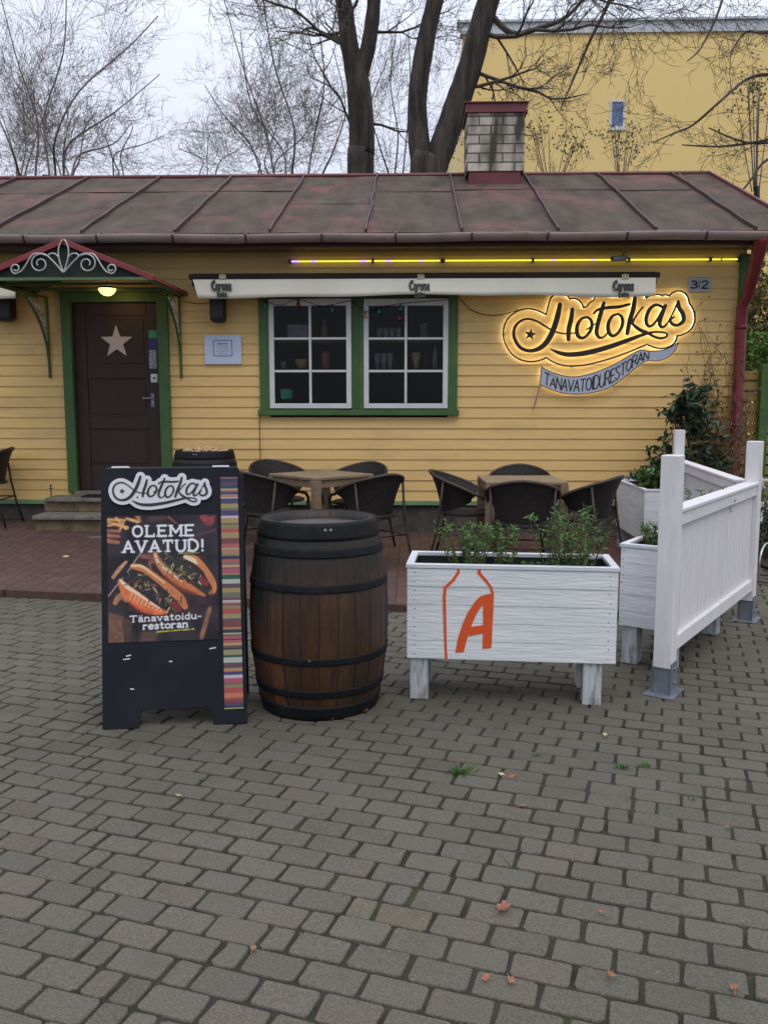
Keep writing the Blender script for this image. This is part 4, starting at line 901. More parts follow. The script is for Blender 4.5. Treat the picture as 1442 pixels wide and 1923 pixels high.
# ================================================================== FURNITURE ON THE TERRACE
def make_chair():
    c = thing('wicker_chair', '', 'chair')
    n = 26; vs = []; fs = []; rows = 6
    ph = [R(-112 + 224 * i / n) for i in range(n + 1)]
    def rim(p): k = math.cos(p / 2.6 * 1.0); return (.285 * math.sin(p), -.27 * math.cos(p) - .03 * max(0, math.cos(p)), .80 - .17 * (abs(p) / R(112)) ** 1.6)
    def low(p): return (.205 * math.sin(p), -.20 * math.cos(p), .455 + .10 * (abs(p) / R(112)) ** 2.2)
    def shell(off):
        out = []
        for p in ph:
            a, b = Vector(rim(p)), Vector(low(p))
            for j in range(rows + 1):
                t = j / rows; q = b.lerp(a, t); s = 1 - .05 * math.sin(t * math.pi) ; out.append(((q.x) * s * off, q.y * s * off, q.z))
        return out
    N = len(ph) * (rows + 1); vs = shell(1) + shell(.965); R1 = rows + 1
    for i in range(n):
        for j in range(rows): a = i * R1 + j; fs += [(a, a + R1, a + R1 + 1, a + 1), (N + a + 1, N + a + R1 + 1, N + a + R1, N + a)]
    m = MB(); m.add(vs, fs); m.build('backrest', m_wicker, c, smooth=True)
    m = MB(); rp = [rim(p) for p in ph]; e0, e1 = rp[0], rp[-1]
    arm = lambda e, s: [(s * .275, .16, .615), (s * .255, .21, .57), (s * .23, .225, .50), (s * .21, .215, .42)]
    path = arm(e0, -1)[::-1] + rp + arm(e1, 1)
    m.tube(path, .0145, 8); m.build('rim', m_wframe, c, smooth=True)
    m = MB(); m.lathe([(0, .43), (.20, .43), (.228, .438), (.228, .452), (.20, .462), (0, .456)], 28); m.build('seat', m_wicker, c, smooth=True)
    for s in (-1, 1):
        MB().tube([(s * .21, .215, .44), (s * .19, .2, .25), (s * .22, .24, 0)], .0115, 7).build('leg', m_wframe, c, smooth=True)
        MB().tube([(s * .244, -.155, .735), (s * .235, -.19, .44), (s * .245, -.23, .22), (s * .26, -.29, 0)], .0115, 7).build('leg', m_wframe, c, smooth=True)
    m = MB(); m.tube([(-.195, .205, .28), (.195, .205, .28)], .008, 6).tube([(-.24, -.215, .28), (.24, -.215, .28)], .008, 6).tube([(-.24, -.215, .28), (-.195, .205, .28)], .008, 6).tube([(.24, -.215, .28), (.195, .205, .28)], .008, 6)
    m.build('stretcher', m_wframe, c, smooth=True); return c
TA = W(603, 892, 7.75); TB = W(978, 898, 7.42)
def face_to(p, tgt): return math.atan2(tgt[1] - p[1], tgt[0] - p[0]) - math.pi / 2
ta_, tb_ = (TA.x, 7.75), (TB.x, 7.42)
ch0 = make_chair(); first = [True]
def chair(x, y, rz, label, group='dark wicker chairs on the terrace'):
    c = ch0 if first[0] else copy_tree(ch0); first[0] = False
    c.location = (x, y, deckz(x, y)); c.rotation_euler = (0, 0, rz); c['label'] = label; c['group'] = group
def cx(px, Y): return W(px, 950, Y).x
for (px, Y, t_, dr, lab) in (
    (507, 7.42, ta_, 12, 'dark wicker chair front left of the diamond set table, nearest the sandwich board'),
    (692, 7.36, ta_, -10, 'dark wicker chair front right of the diamond set table, behind the big barrel'),
    (528, 8.32, ta_, 0, 'dark wicker chair back left of the diamond set table, against the house wall'),
    (668, 8.24, ta_, 0, 'dark wicker chair back right of the diamond set table, below the window'),
    (980, 6.88, tb_, 0, 'dark wicker chair with its back to the camera before the square set table'),
    (975, 8.06, tb_, 0, 'dark wicker chair on the wall side of the square set table'),
    (872, 7.58, tb_, 10, 'dark wicker chair on the left side of the square set table'),
    (1097, 7.22, tb_, -12, 'dark wicker chair on the right side of the square set table, above the planter')):
    x = cx(px, Y); chair(x, Y, face_to((x, Y), t_) + R(dr), lab)
chair(cx(-22, 9.0), 8.95, R(95), 'dark wicker chair cut by the left edge of the photo beside the steps')
def table(x, y, rz, label, s=.66):
    t = thing('wooden_table', label, 'table', (x, y, deckz(x, y)), rz, 'weathered wooden tables')
    m = MB(); n = 6
    for i in range(n): a = -s / 2 + s * i / n; m.box((-s / 2, a + .002, .725), (s / 2, a + s / n - .002, .75))
    m.build('tabletop', m_table, t, bevel=.004)
    m = MB(); h = s / 2 - .03
    m.box((-h + .036, -h - .01, .66), (h - .036, -h + .012, .724)); m.box((-h + .036, h - .012, .66), (h - .036, h + .01, .724)); m.box((-h - .01, -h + .036, .66), (-h + .012, h - .036, .724)); m.box((h - .012, -h + .036, .66), (h + .01, h - .036, .724))
    m.build('apron', m_table, t, bevel=.003)
    for sx in (-1, 1):
        for sy in (-1, 1): m = MB(); m.box((sx * h - .033, sy * h - .033, 0), (sx * h + .033, sy * h + .033, .7235)); m.build('leg', m_table, t, bevel=.004)
table(ta_[0], ta_[1], R(45), 'weathered wooden table turned corner first, left behind the big barrel'); table(tb_[0], tb_[1], R(2), 'weathered wooden table set square behind the herb planter')

# ================================================================== BARRELS
def make_barrel(label, loc, rz=0, dark=False, H_=.885):
    t = thing('wooden_barrel', label, 'barrel', loc, rz, 'wooden barrels')
    re, rb = .272, .331
    def rad(z): u = (z / H_ - .49) * 2; return re + (rb - re) * (1 - abs(u) ** 2.1)
    n = 240; ns = 24; r_ = random.Random(9 if not dark else 4); cs = []
    for k in range(ns):
        v = r_.uniform(.6, 1.3); c = (v, v * r_.uniform(.85, 1.05), v * r_.uniform(.75, 1.1))
        if dark: c = (.12, .11, .12)
        cs += [c] * 10
    for k in range(ns): cs[k * 10] = tuple(q * .4 for q in cs[k * 10])
    prof = [(rad(0) - .02, .0)] + [(rad(H_ * i / 28), H_ * i / 28) for i in range(29)] + [(rad(H_) - .026, H_), (rad(H_) - .03, H_ - .055)]
    m = MB(); 
    vs = []
    for (r, z) in prof:
        for k in range(n):
            a = 2 * math.pi * k / n; rr = r - (.0022 if k % 10 == 0 else 0); vs.append((rr * math.cos(a), rr * math.sin(a), z))
    b = len(m.v); m.add(vs, [])
    for i in range(len(prof) - 1):
        for k in range(n): k2 = (k + 1) % n; m.f.append([i * n + k, i * n + k2, (i + 1) * n + k2, (i + 1) * n + k]); m.mi.append(0); m.c.append(cs[k])
    m.build('staves', m_stave, t, smooth=True)
    m = MB(); m.lathe([(0, H_ - .04), (rad(H_) - .03, H_ - .04), (rad(H_) - .03, H_ - .07)], 48); m.build('head', M('barrel_head', (.045, .038, .036), (.10, .082, .078), 6, .5, .2, (1, 6, 1)) if not dark else m_black, t)
    for (za, zc) in ((.0, .068), (.110, .146), (.264, .298), (.588, .624), (.738, .778), (.812, .887)):
        za, zc = za * H_ / .885, zc * H_ / .885; m = MB(); e = .0035; nn = 5; pf = [(rad(za) - .001, za)] + [(rad(za + (zc - za) * q / nn) + e + .001, za + (zc - za) * q / nn) for q in range(nn + 1)] + [(rad(zc) - .001 - (.006 if zc > H_ else 0), zc)]
        m.lathe(pf, 72); o = m.build('hoop', m_hoop, t, smooth=True)
        if abs(za - .812 * H_ / .885) < .001 or abs(za - .264 * H_ / .885) < .001:
            rv = MB(); 
            for k in range(2):
                a = R(-98 + 5 * k if za > .8 else -112); rr = rad((za + zc) / 2) + e; 
                rv.lathe([(0, .006), (.006, .004), (.008, 0)], 8); 
                rv.v[-24:] = [((rr + v[2]) * math.cos(a) - v[0] * math.sin(a), (rr + v[2]) * math.sin(a) + v[0] * math.cos(a), (za + zc) / 2 + .01 + v[1]) for v in rv.v[-24:]]
            rv.build('rivet', m_steel, o)
    return t
bp_ = G(599, 1325); 
make_barrel('big brown oak whisky barrel with black iron hoops on the paving', (-.434, 4.132, -.003), R(20), H_=.908)
b2x = W(385, 860, 8.45).x; b2 = make_barrel('dark barrel topped with corks behind the sandwich board', (b2x, 8.45, deckz(b2x, 8.45)), 0, True)
r_ = random.Random(6)
m_cork = M('cork', (.48, .30, .16), (.62, .45, .28), 30, .9, .3)
m = MB()
for k in range(170):
    a = r_.uniform(0, 6.28); rr = math.sqrt(r_.random()) * .215; z = .86 + r_.uniform(0, .03) + .028 * (1 - rr / .22)
    d = Vector((r_.gauss(0, 1), r_.gauss(0, 1), r_.gauss(0, .5))).normalized() * .02; c = Vector((rr * math.cos(a), rr * math.sin(a), z)); m.tube([c - d, c + d], .0115, 6)
o = m.build('corks', m_cork, None); o.location = b2.location; tag(o, 'heap of pale wine corks filling the top of the dark barrel', 'corks', kind='stuff')

# ================================================================== SANDWICH BOARD
pL, pR = G(193, 1371), G(465, 1358); BW = (pR - pL).length; brz = math.atan2(pR.y - pL.y, pR.x - pL.x)
ab = thing('sandwich_board', 'charcoal sandwich board with hot dog poster and striped colour strip', 'sandwich board', (pL.x, pL.y, 0), brz)
HB, TILT = 1.165, R(-9.5)
def BP(mb, name, mats, **k):
    o = mb.build(name, mats, ab, **k); o.rotation_euler = (TILT, 0, 0); return o
def bz(v): return HB * (1 - v)
fwl = BW * .245; fwr = BW * .235
pan = [(0, 0), (fwl, 0), (fwl + .012, .075), (BW - fwr - .014, .08), (BW - fwr, 0), (BW, 0), (BW - .003, HB - .05), (BW - .03, HB), (.022, HB), (.002, HB - .025)]
BP(MB().prism(pan, 0, .018), 'front_panel', m_board, bevel=.003)
rear = MB().prism(pan, -.009, .009).build('rear_panel', m_board, ab, bevel=.003); rear.location = (0, 2 * HB * math.sin(-TILT) + .045, 0); rear.rotation_euler = (-TILT, 0, 0)
m = MB(); 
for u in (.08, .78): m.box((BW * u, -.004, HB + .0005), (BW * u + .075, .045, HB + .009))
BP(m, 'hinge', m_logo, bevel=.001)
# logo plate
FL = Field(130, 1420, -20, 560, 5)
ang = R(7.5); ca, sa = math.cos(ang), math.sin(ang)
LG2 = [[(700 + (x - 700) * ca - (y - 250) * sa, 250 + (x - 700) * sa + (y - 250) * ca, r * 1.0) for x, y, r in s] for s in LOGO]
for s in LG2: FL.stroke(s)
sx_, sy_ = 327, 303; FL.poly(star_poly(700 + (sx_ - 700) * ca - (sy_ - 250) * sa, 250 + (sx_ - 700) * sa + (sy_ - 250) * ca, 34, .42, -80))
FL2 = Field(130, 1440, -60, 620, 5); 
for s in LG2: FL2.stroke(s)
ksc = BW * .71 / 1200
mapL = lambda u, v: (BW * .065 + (u - 175) * ksc, HB - .012 - (v - 15) * ksc * 1.02)
fill = FL2.F - 42
# close the inner holes of the backing plate
fill = np.where((np.hypot((FL2.X - 330) / 1.0, FL2.Y - 262) < 90) | ((FL2.X > 520) & (FL2.X < 1180) & (FL2.Y > 210) & (FL2.Y < 380 - abs(FL2.X - 850) * .08) ), -5, fill)
BP(field_solid(MB(), FL2, fill, mapL, -.010, -.0003), 'logo_plate', m_logo)
BP(field_solid(MB(), FL, FL.F, mapL, -.0125, -.0103), 'logo_lettering', m_print)
# stripes
r_ = random.Random(21); pal = [(150, 90, 110), (60, 60, 90), (205, 80, 85), (190, 150, 80), (215, 170, 90), (120, 80, 100), (200, 130, 95), (170, 160, 95), (40, 100, 80), (190, 200, 180), (110, 75, 100), (180, 160, 60), (130, 120, 105), (75, 60, 130), (210, 190, 200), (200, 70, 100), (40, 80, 95), (160, 140, 80), (205, 60, 60), (225, 120, 60), (225, 190, 100), (140, 70, 60), (215, 110, 80), (35, 70, 85), (180, 190, 120), (100, 60, 110)]
m = MB(); z = HB - .045; i = 0; x0, x1 = BW * .835, BW * .962
while z > HB * .06:
    h = r_.choice([.005, .008, .011, .015, .02, .024]); c = lin(pal[i % len(pal)] if r_.random() < .75 else r_.choice(pal)); i += 1; gy = sum(c) / 3; m.col = tuple((v * .72 + gy * .28) * .85 for v in c)
    x1z = BW * (.955 + .02 * (1 - z / HB)); m.box((x0 + .004 * (1 - z / HB), -.0035, max(z - h, HB * .058)), (x1z, -.0003, z)); z -= h
BP(m, 'colour_strip', m_vcol)
m = MB()
for (u, v, l, a) in ((.165, .722, .022, 12), (.145, .735, .03, 5), (.46, .75, .014, 0), (.74, .705, .03, 8), (.19, .85, .018, -8)):
    m.box((BW * u, -.0012, bz(v) - .002), (BW * u + l, -.0003, bz(v) + .003), rot=Matrix.Rotation(R(-a), 3, 'Y'))
BP(m, 'paint_chip', m_logo)
# poster: printed surface as a grid of coloured faces
def make_poster(w_, h_):
    nx, ny = 216, 250; U, V = np.meshgrid((np.arange(nx) + .5) / nx * 1290 + 45, (np.arange(ny) + .5) / ny * 1490 + 60)
    C = np.zeros((ny, nx, 3)); rs = np.random.RandomState(5)
    def noise(sc, seed):
        r = np.random.RandomState(seed); g_ = r.rand(int(ny / sc) + 3, int(nx / sc) + 3); yy, xx = np.arange(ny) / sc, np.arange(nx) / sc
        y0, x0 = yy.astype(int), xx.astype(int); fy, fx = (yy - y0)[:, None], (xx - x0)[None]; fy = fy * fy * (3 - 2 * fy); fx = fx * fx * (3 - 2 * fx)
        return (g_[y0][:, x0] * (1 - fy) * (1 - fx) + g_[y0][:, x0 + 1] * (1 - fy) * fx + g_[y0 + 1][:, x0] * fy * (1 - fx) + g_[y0 + 1][:, x0 + 1] * fy * fx)
    n1, n2, n3 = noise(22, 1), noise(7, 2), noise(3, 3)
    C[:] = np.array(lin((46, 38, 46))); C += (n1[..., None] - .5) * .03 * np.array([1.3, 1, 1])
    F_ = Field(0, 1, 0, 1, 1); 
    def fld(): f = Field.__new__(Field); f.X, f.Y = U, V; f.F = np.full(U.shape, 1e6); return f
    def paint(f, col, soft=7, mod=None, a=1.0):
        k = np.clip(.5 - f.F / soft, 0, 1)[..., None] * a; c = np.array(lin(col))[None, None] * (np.ones_like(U) if mod is None else mod)[..., None]; C[:] = C * (1 - k) + c * k
    def S(P, col, soft=10, mod=None, a=1.0, sm=True): f = fld(); f.stroke(P, sm); paint(f, col, soft, mod, a)
    def Pg(P, col, soft=10, mod=None, a=1.0): f = fld(); f.poly(P); paint(f, col, soft, mod, a)
    gr = .7 + .6 * n2
    # table boards, fries and props
    Pg([(50, 1190), (220, 1250), (230, 1560), (50, 1560)], (120, 85, 70), 30, gr); Pg([(225, 1250), (330, 1300), (300, 1560), (230, 1560)], (84, 62, 56), 30, gr)
    Pg([(420, 1440), (620, 1440), (600, 1560), (400, 1560)], (96, 70, 66), 40, gr); S([(1230, 1180, 20), (1180, 1350, 26), (1130, 1520, 22)], (150, 105, 80), 25, gr)
    for P in ([(60, 100, 16), (250, 110, 14)], [(60, 130, 14), (280, 200, 18)], [(150, 80, 12), (260, 210, 14)], [(270, 90, 14), (400, 130, 18)], [(240, 130, 10), (190, 230, 10)], [(60, 170, 12), (180, 150, 12)]): S(P, (222, 165, 105), 14, gr)
    for P in ([(50, 230, 18), (190, 240, 14)], [(50, 285, 20), (180, 300, 16)], [(50, 350, 26), (170, 370, 18)]): S(P, (175, 110, 85), 16, gr)
    S([(400, 70, 30), (430, 130, 10)], (170, 120, 90), 20, gr); S([(1170, 80, 40), (1240, 140, 50), (1290, 90, 20)], (150, 60, 75), 30, gr); S([(760, 80, 14), (850, 160, 8)], (140, 70, 80), 14); S([(1100, 300, 10), (1310, 245, 9)], (110, 60, 70), 12)
    S([(560, 100, 30), (700, 90, 26)], (110, 70, 80), 60, a=.6)
    # tray
    Pg([(60, 1000), (420, 500), (640, 560), (1180, 560), (1310, 900), (1210, 1170), (820, 1300), (520, 1260), (90, 1110)], (58, 42, 44), 26, gr)
    S([(55, 1000, 5), (300, 690, 5), (430, 500, 5)], (185, 175, 170), 8, sm=False); S([(110, 780, 20), (180, 690, 22), (260, 605, 16)], (190, 145, 105), 12, gr)
    S([(130, 1080, 26), (200, 1000, 36), (260, 1060, 20)], (185, 130, 95), 16, gr); S([(1240, 1000, 22), (1290, 940, 18)], (170, 110, 85), 16, gr)
    S([(440, 540, 24), (600, 560, 34), (540, 620, 24)], (130, 85, 75), 16, gr)
    # back bun pair and filling
    S([(600, 520, 26), (760, 640, 90), (950, 760, 120), (1120, 880, 80)], (52, 50, 42), 16, .5 + n3)
    S([(600, 510, 24), (640, 620, 40), (740, 740, 52), (860, 840, 56), (1000, 930, 44), (1170, 1025, 14)], (205, 120, 75), 12, .75 + .35 * n2)
    S([(595, 520, 12), (650, 640, 16), (770, 740, 12), (900, 850, 8)], (238, 205, 165), 16); S([(720, 790, 16), (860, 920, 24), (1060, 1000, 18)], (130, 62, 48), 22, a=.8)
    S([(960, 560, 20), (1060, 590, 42), (1170, 700, 34), (1250, 830, 38), (1290, 930, 26), (1280, 1000, 12)], (215, 135, 80), 12, .8 + .3 * n2); S([(950, 560, 22), (1040, 600, 26), (1080, 640, 12)], (235, 220, 180), 14)
    # front bun pair
    S([(250, 760, 40), (400, 850, 100), (560, 990, 110), (720, 1120, 90), (860, 1170, 50)], (44, 42, 46), 14, .5 + n3)
    S([(330, 660, 26), (470, 700, 36), (620, 810, 40), (760, 930, 44), (880, 1050, 52), (940, 1150, 34)], (205, 125, 78), 12, .8 + .3 * n2); S([(330, 650, 16), (440, 660, 16), (560, 750, 10), (700, 860, 8)], (240, 205, 150), 14)
    S([(190, 830, 26), (260, 940, 66), (370, 1040, 82), (490, 1130, 76), (610, 1190, 50), (730, 1215, 12)], (226, 120, 72), 12, .85 + .3 * n2)
    S([(195, 820, 14), (270, 900, 22), (400, 990, 16), (520, 1080, 12), (640, 1160, 8)], (244, 214, 180), 16); S([(300, 1080, 14), (430, 1180, 20), (560, 1215, 14)], (205, 70, 45), 24, a=.7)
    for k in range(9): x = 330 + k * 42; S([(x, 960 + k * 27, 3), (x - 16, 1010 + k * 24, 7), (x - 34, 1060 + k * 18, 3)], (240, 200, 165), 8, a=.8)
    for k in range(150):
        if k % 2: t = rs.rand(); x, y = 300 + 560 * t + rs.randn() * 55, 780 + 360 * t + rs.randn() * 42
        else: t = rs.rand(); x, y = 680 + 420 * t + rs.randn() * 60, 600 + 260 * t + rs.randn() * 50
        c = [(70, 95, 45), (28, 30, 40), (30, 36, 48), (150, 120, 110), (120, 60, 60), (190, 180, 130), (40, 48, 36), (86, 110, 60), (175, 110, 90)][rs.randint(9)]
        a_ = rs.rand() * 3.1; l = 10 + rs.rand() * 26; S([(x - l * math.cos(a_), y - l * math.sin(a_), 5 + rs.rand() * 7), (x + l * math.cos(a_), y + l * math.sin(a_), 4 + rs.rand() * 6)], c, 8, a=.85, sm=False)
    S([(780, 1110, 26), (840, 1160, 40), (880, 1190, 20)], (125, 50, 58), 16); S([(1130, 830, 30), (1190, 880, 34)], (130, 55, 62), 18)
    def T(txt, x0, x1, yb, yt, rad, serif, slope=0, gap=.3):
        f = fld()
        for s in fit(txt, x0, x1, yb, yt, rad, serif, gap, slope): f.stroke(s, len(s) > 5)
        paint(f, (232, 232, 238), 8)
    T('OLEME', 345, 1045, 305, 182, .105, .17, 0, .42); T('AVATUD!', 235, 1160, 488, 362, .105, .17, 0, .40)
    T('Tänavatoidu-', 300, 1125, 1316, 1245, .095, .12, -.025, .26); T('restoran', 455, 965, 1405, 1330, .11, .12, -.02, .26)
    S([(870, 518, 6), (1110, 512, 6)], (150, 170, 60), 8, .5 + n3); S([(610, 1440, 7), (1040, 1420, 7)], (190, 195, 50), 8, .4 + n3)
    C[:] = np.clip(C, .004, .95)
    xs = np.arange(nx + 1) / nx * w_; zs = h_ - np.arange(ny + 1) / ny * h_
    vx, vz = np.meshgrid(xs, zs); verts = np.stack([vx.ravel(), np.full(vx.size, -.0025), vz.ravel()], 1)
    idx = np.arange((nx + 1) * (ny + 1)).reshape(ny + 1, nx + 1); f_ = np.stack([idx[1:, :-1], idx[1:, 1:], idx[:-1, 1:], idx[:-1, :-1]], -1).reshape(-1, 4)
    me = bpy.data.meshes.new('poster'); me.from_pydata(verts.tolist(), [], f_.tolist()); me.update()
    ca_ = me.color_attributes.new('col', 'FLOAT_COLOR', 'CORNER'); cc = np.concatenate([C.reshape(-1, 3), np.ones((nx * ny, 1))], 1); ca_.data.foreach_set('color', np.repeat(cc, 4, axis=0).ravel())
    return _put('poster', me, m_vcol, ab)
PW, PH_ = BW * .765, HB * .485
pz = HB * (1 - .185) - PH_
po_ = make_poster(PW, PH_); po_.rotation_euler = (TILT, 0, 0)
off = Matrix.Rotation(TILT, 3, 'X') @ Vector((BW * .045, -.0006, pz)); po_.location = off

# ================================================================== PLANTERS
m_plw = m_pl
def make_planter(label, loc, rz, Lx=1.0, Dy=.37, Hh=.655, zb=.2, logo=False, group='whitewashed plank planters'):
    t = thing('plank_planter', label, 'planter', loc, rz, group); r_ = random.Random(int(loc[0] * 100)); n = 5; bh = (Hh - .02 - zb) / n; th = .02
    def boards(a, b, horizontal_axis, name):
        m = MB()
        for k in range(n):
            j = r_.uniform(-.0015, .0015); z0_, z1_ = zb + k * bh + .0008, zb + (k + 1) * bh - .0012
            if horizontal_axis == 'x': m.box((a[0], a[1] + j, z0_), (b[0], b[1] + j, z1_))
            else: m.box((a[0] + j, a[1], z0_), (b[0] + j, b[1], z1_))
            if name == 'front_boards' or name == 'end_boards':
                m.m = 1; zc_ = (z0_ + z1_) / 2
                for u_ in (.035, .965):
                    for dz_ in (-.022, .024):
                        if horizontal_axis == 'x': q_ = (a[0] + (b[0] - a[0]) * u_ + r_.uniform(-.004, .004), a[1] + j, zc_ + dz_); m.tube([(q_[0], q_[1] - .0008, q_[2]), (q_[0], q_[1] + .001, q_[2])], .0032, 7)
                        elif a[0] < .1: q_ = (a[0] + j, a[1] + (b[1] - a[1]) * u_, zc_ + dz_); m.tube([(q_[0] - .0008, q_[1], q_[2]), (q_[0] + .001, q_[1], q_[2])], .0032, 7)
                m.m = 0
        m.build(name, [m_plw, m_hoop], t, bevel=.0018)
    boards((0, 0), (Lx, th), 'x', 'front_boards'); boards((0, Dy - th), (Lx, Dy), 'x', 'back_boards'); boards((.002, th + .001), (th + .002, Dy - th - .001), 'y', 'end_boards'); boards((Lx - th - .002, th + .001), (Lx - .002, Dy - th - .001), 'y', 'end_boards')
    m = MB(); e = .03; z0_, z1_ = Hh - .019, Hh
    m.box((-.006, -.006, z0_), (Lx + .006, e, z1_)); m.box((-.006, Dy - e, z0_), (Lx + .006, Dy + .006, z1_)); m.box((-.006, e + .001, z0_), (e, Dy - e - .001, z1_)); m.box((Lx - e, e + .001, z0_), (Lx + .006, Dy - e - .001, z1_)); m.build('rim', M('rim_white', (.68, .70, .73), (.6, .62, .65), 5, .6), t, bevel=.002)
    m = MB(); i0, i1 = th + .003, Dy - th - .003
    m.box((i0, i0, zb + .002), (i0 + .003, i1, Hh - .021)); m.box((Lx - i0 - .003, i0, zb + .002), (Lx - i0, i1, Hh - .021)); m.box((i0 + .004, i0, zb + .002), (Lx - i0 - .004, i0 + .003, Hh - .021)); m.box((i0 + .004, i1 - .003, zb + .002), (Lx - i0 - .004, i1, Hh - .021)); m.box((i0, i0, zb + .003), (Lx - i0, i1, zb + .006)); m.build('liner', m_liner, t)
    m = MB(); nx, ny = 30, 10; vs = [(.03 + (Lx - .06) * i / nx, .03 + (Dy - .06) * j / ny, Hh - .075 + r_.uniform(0, .018)) for i in range(nx + 1) for j in range(ny + 1)]
    m.add(vs, [(i * (ny + 1) + j, (i + 1) * (ny + 1) + j, (i + 1) * (ny + 1) + j + 1, i * (ny + 1) + j + 1) for i in range(nx) for j in range(ny)]); m.build('soil', m_soil, t)
    lw = .088
    for a in (.014, Lx - lw - .06):
        for b in (.012, Dy - lw - .012): m = MB(); m.box((a, b, 0), (a + lw, b + lw, zb - .001)); m.build('leg', m_pleg, t, bevel=.004)
    if logo:
        FF = Field(280, 660, 700, 1310, 4)
        FF.stroke([(405, 742, 9), (405, 768, 9), (372, 815, 9), (322, 858, 9), (316, 920, 9), (318, 1050, 9), (320, 1180, 8), (324, 1284, 8)], False)
        FF.stroke([(538, 742, 10), (530, 772, 10), (575, 822, 9), (606, 862, 8), (616, 905, 7)], False)
        FF.poly([(380, 1252), (434, 1249), (455, 1170), (482, 1090), (515, 1015), (552, 962), (590, 940), (622, 898), (585, 900), (540, 912), (505, 945), (460, 1010), (425, 1085), (398, 1170)])
        FF.poly([(556, 950), (622, 897), (618, 1000), (606, 1224), (550, 1229), (556, 1100)]); FF.poly([(478, 1096), (562, 1084), (560, 1134), (466, 1152)])
        mp_ = lambda x, y: ((x - 88 + (y - 715) * .02) / 1288 * Lx, Hh - .0 - (y - (713 + (x - 88) * .034)) / 570 * (Hh - zb))
        field_solid(MB(), FF, FF.F, mp_, -.0030, -.0005).build('painted_logo', m_orange, t)
    return t
fl, frr = G(768, 1312), G(1146, 1326); 
prz = math.atan2(4.077 - 4.155, .988)
make_planter('whitewashed plank planter with an orange painted bottle and letter A', (-.012, 4.155, 0), prz, Lx=.992, Hh=.675, zb=.21, logo=True)
q2 = G(1168, 1246); 
FA, FBp = G(1245, 1300), G(1400, 1163); fdir = math.atan2(FBp.y - FA.y, FBp.x - FA.x)
q2v = W(1167, 1100, 4.87)
# end of planter 2 faces the camera: its local +y runs along the fence direction
pl2 = make_planter('whitewashed planter end on behind the white picket fence', (1.160, 4.805, 0), fdir - R(90), Lx=.37, Dy=1.0, Hh=.675, zb=.215)
q3 = W(1209, 950, 7.5)
pl3 = make_planter('whitewashed planter with dark shrubs near the house corner', (q3.x, 7.5, .05), R(0), Lx=.40, Dy=1.0)

# ================================================================== FENCE PANELS
def make_post(name, p, rz, parent, h=1.19, steel=True):
    z0 = .135 if steel else 0; wd = .09
    o = MB().box((-wd / 2, -wd / 2, z0), (wd / 2, wd / 2, h)).build('post', m_fence, parent, bevel=.004); o.location = p; o.rotation_euler = (0, 0, rz)
    if steel:
        s = MB(); s.box((-wd / 2 - .004, -wd / 2 - .004, .006), (wd / 2 + .004, -wd / 2 - .0005, .165)); s.box((-wd / 2 - .004, wd / 2 + .0005, .006), (wd / 2 + .004, wd / 2 + .004, .165)); s.box((-wd / 2 + .01, -wd / 2, .006), (wd / 2 - .01, wd / 2, .13)); s.box((-.1, -.075, 0), (.1, .075, .006))
        for zz in (.06, .13): s.tube([(0, -wd / 2 - .012, zz), (0, -wd / 2 - .004, zz)], .009, 6)
        o2 = s.build('post_bracket', m_steel, parent, bevel=.001); o2.location = p; o2.rotation_euler = (0, 0, rz)
def fence_panel(P, Q, label, z0=.205, z1=.925, both_posts=True, side=1):
    P, Q = Vector(P), Vector(Q); L = (Q - P).length; a = math.atan2(Q.y - P.y, Q.x - P.x)
    t = thing('fence_panel', label, 'fence', (P.x, P.y, 0), a, 'white boarded fence panels')
    make_post('post', (0, 0, 0), 0, t)
    if both_posts: make_post('post', (L, 0, 0), 0, t)
    m = MB(); m.box((.046, -.035, z1 - .085), (L - .046, .035, z1 - .018)); m.box((.046, -.045, z1 - .0175), (L - .046, .045, z1)); m.build('rail', m_fence, t, bevel=.003)
    m = MB(); m.box((.046, -.035, z0), (L - .046, .035, z0 + .075)); m.build('rail', m_fence, t, bevel=.003)
    m = MB(); x = .048; n = int((L - .1) / .082); bw = (L - .096) / n
    for i in range(n):
        x = .048 + i * bw; m.box((x + .002, -.011, z0 + .076), (x + bw - .002, .011, z1 - .086)); m.box((x + bw * .5 - .002, -.0125, z0 + .077), (x + bw * .5 + .002, -.0112, z1 - .087))
    m.build('boards', m_fence, t, bevel=.003); return t
fence_panel(FA, FBp, 'white boarded fence panel on steel feet running back from the front right')
FC = W(1271, 900, 8.1); fence_panel((FC.x, 8.1), (FBp.x - .035, FBp.y + .075), 'farther white fence panel between the corner planter and the bicycle rack', both_posts=False)

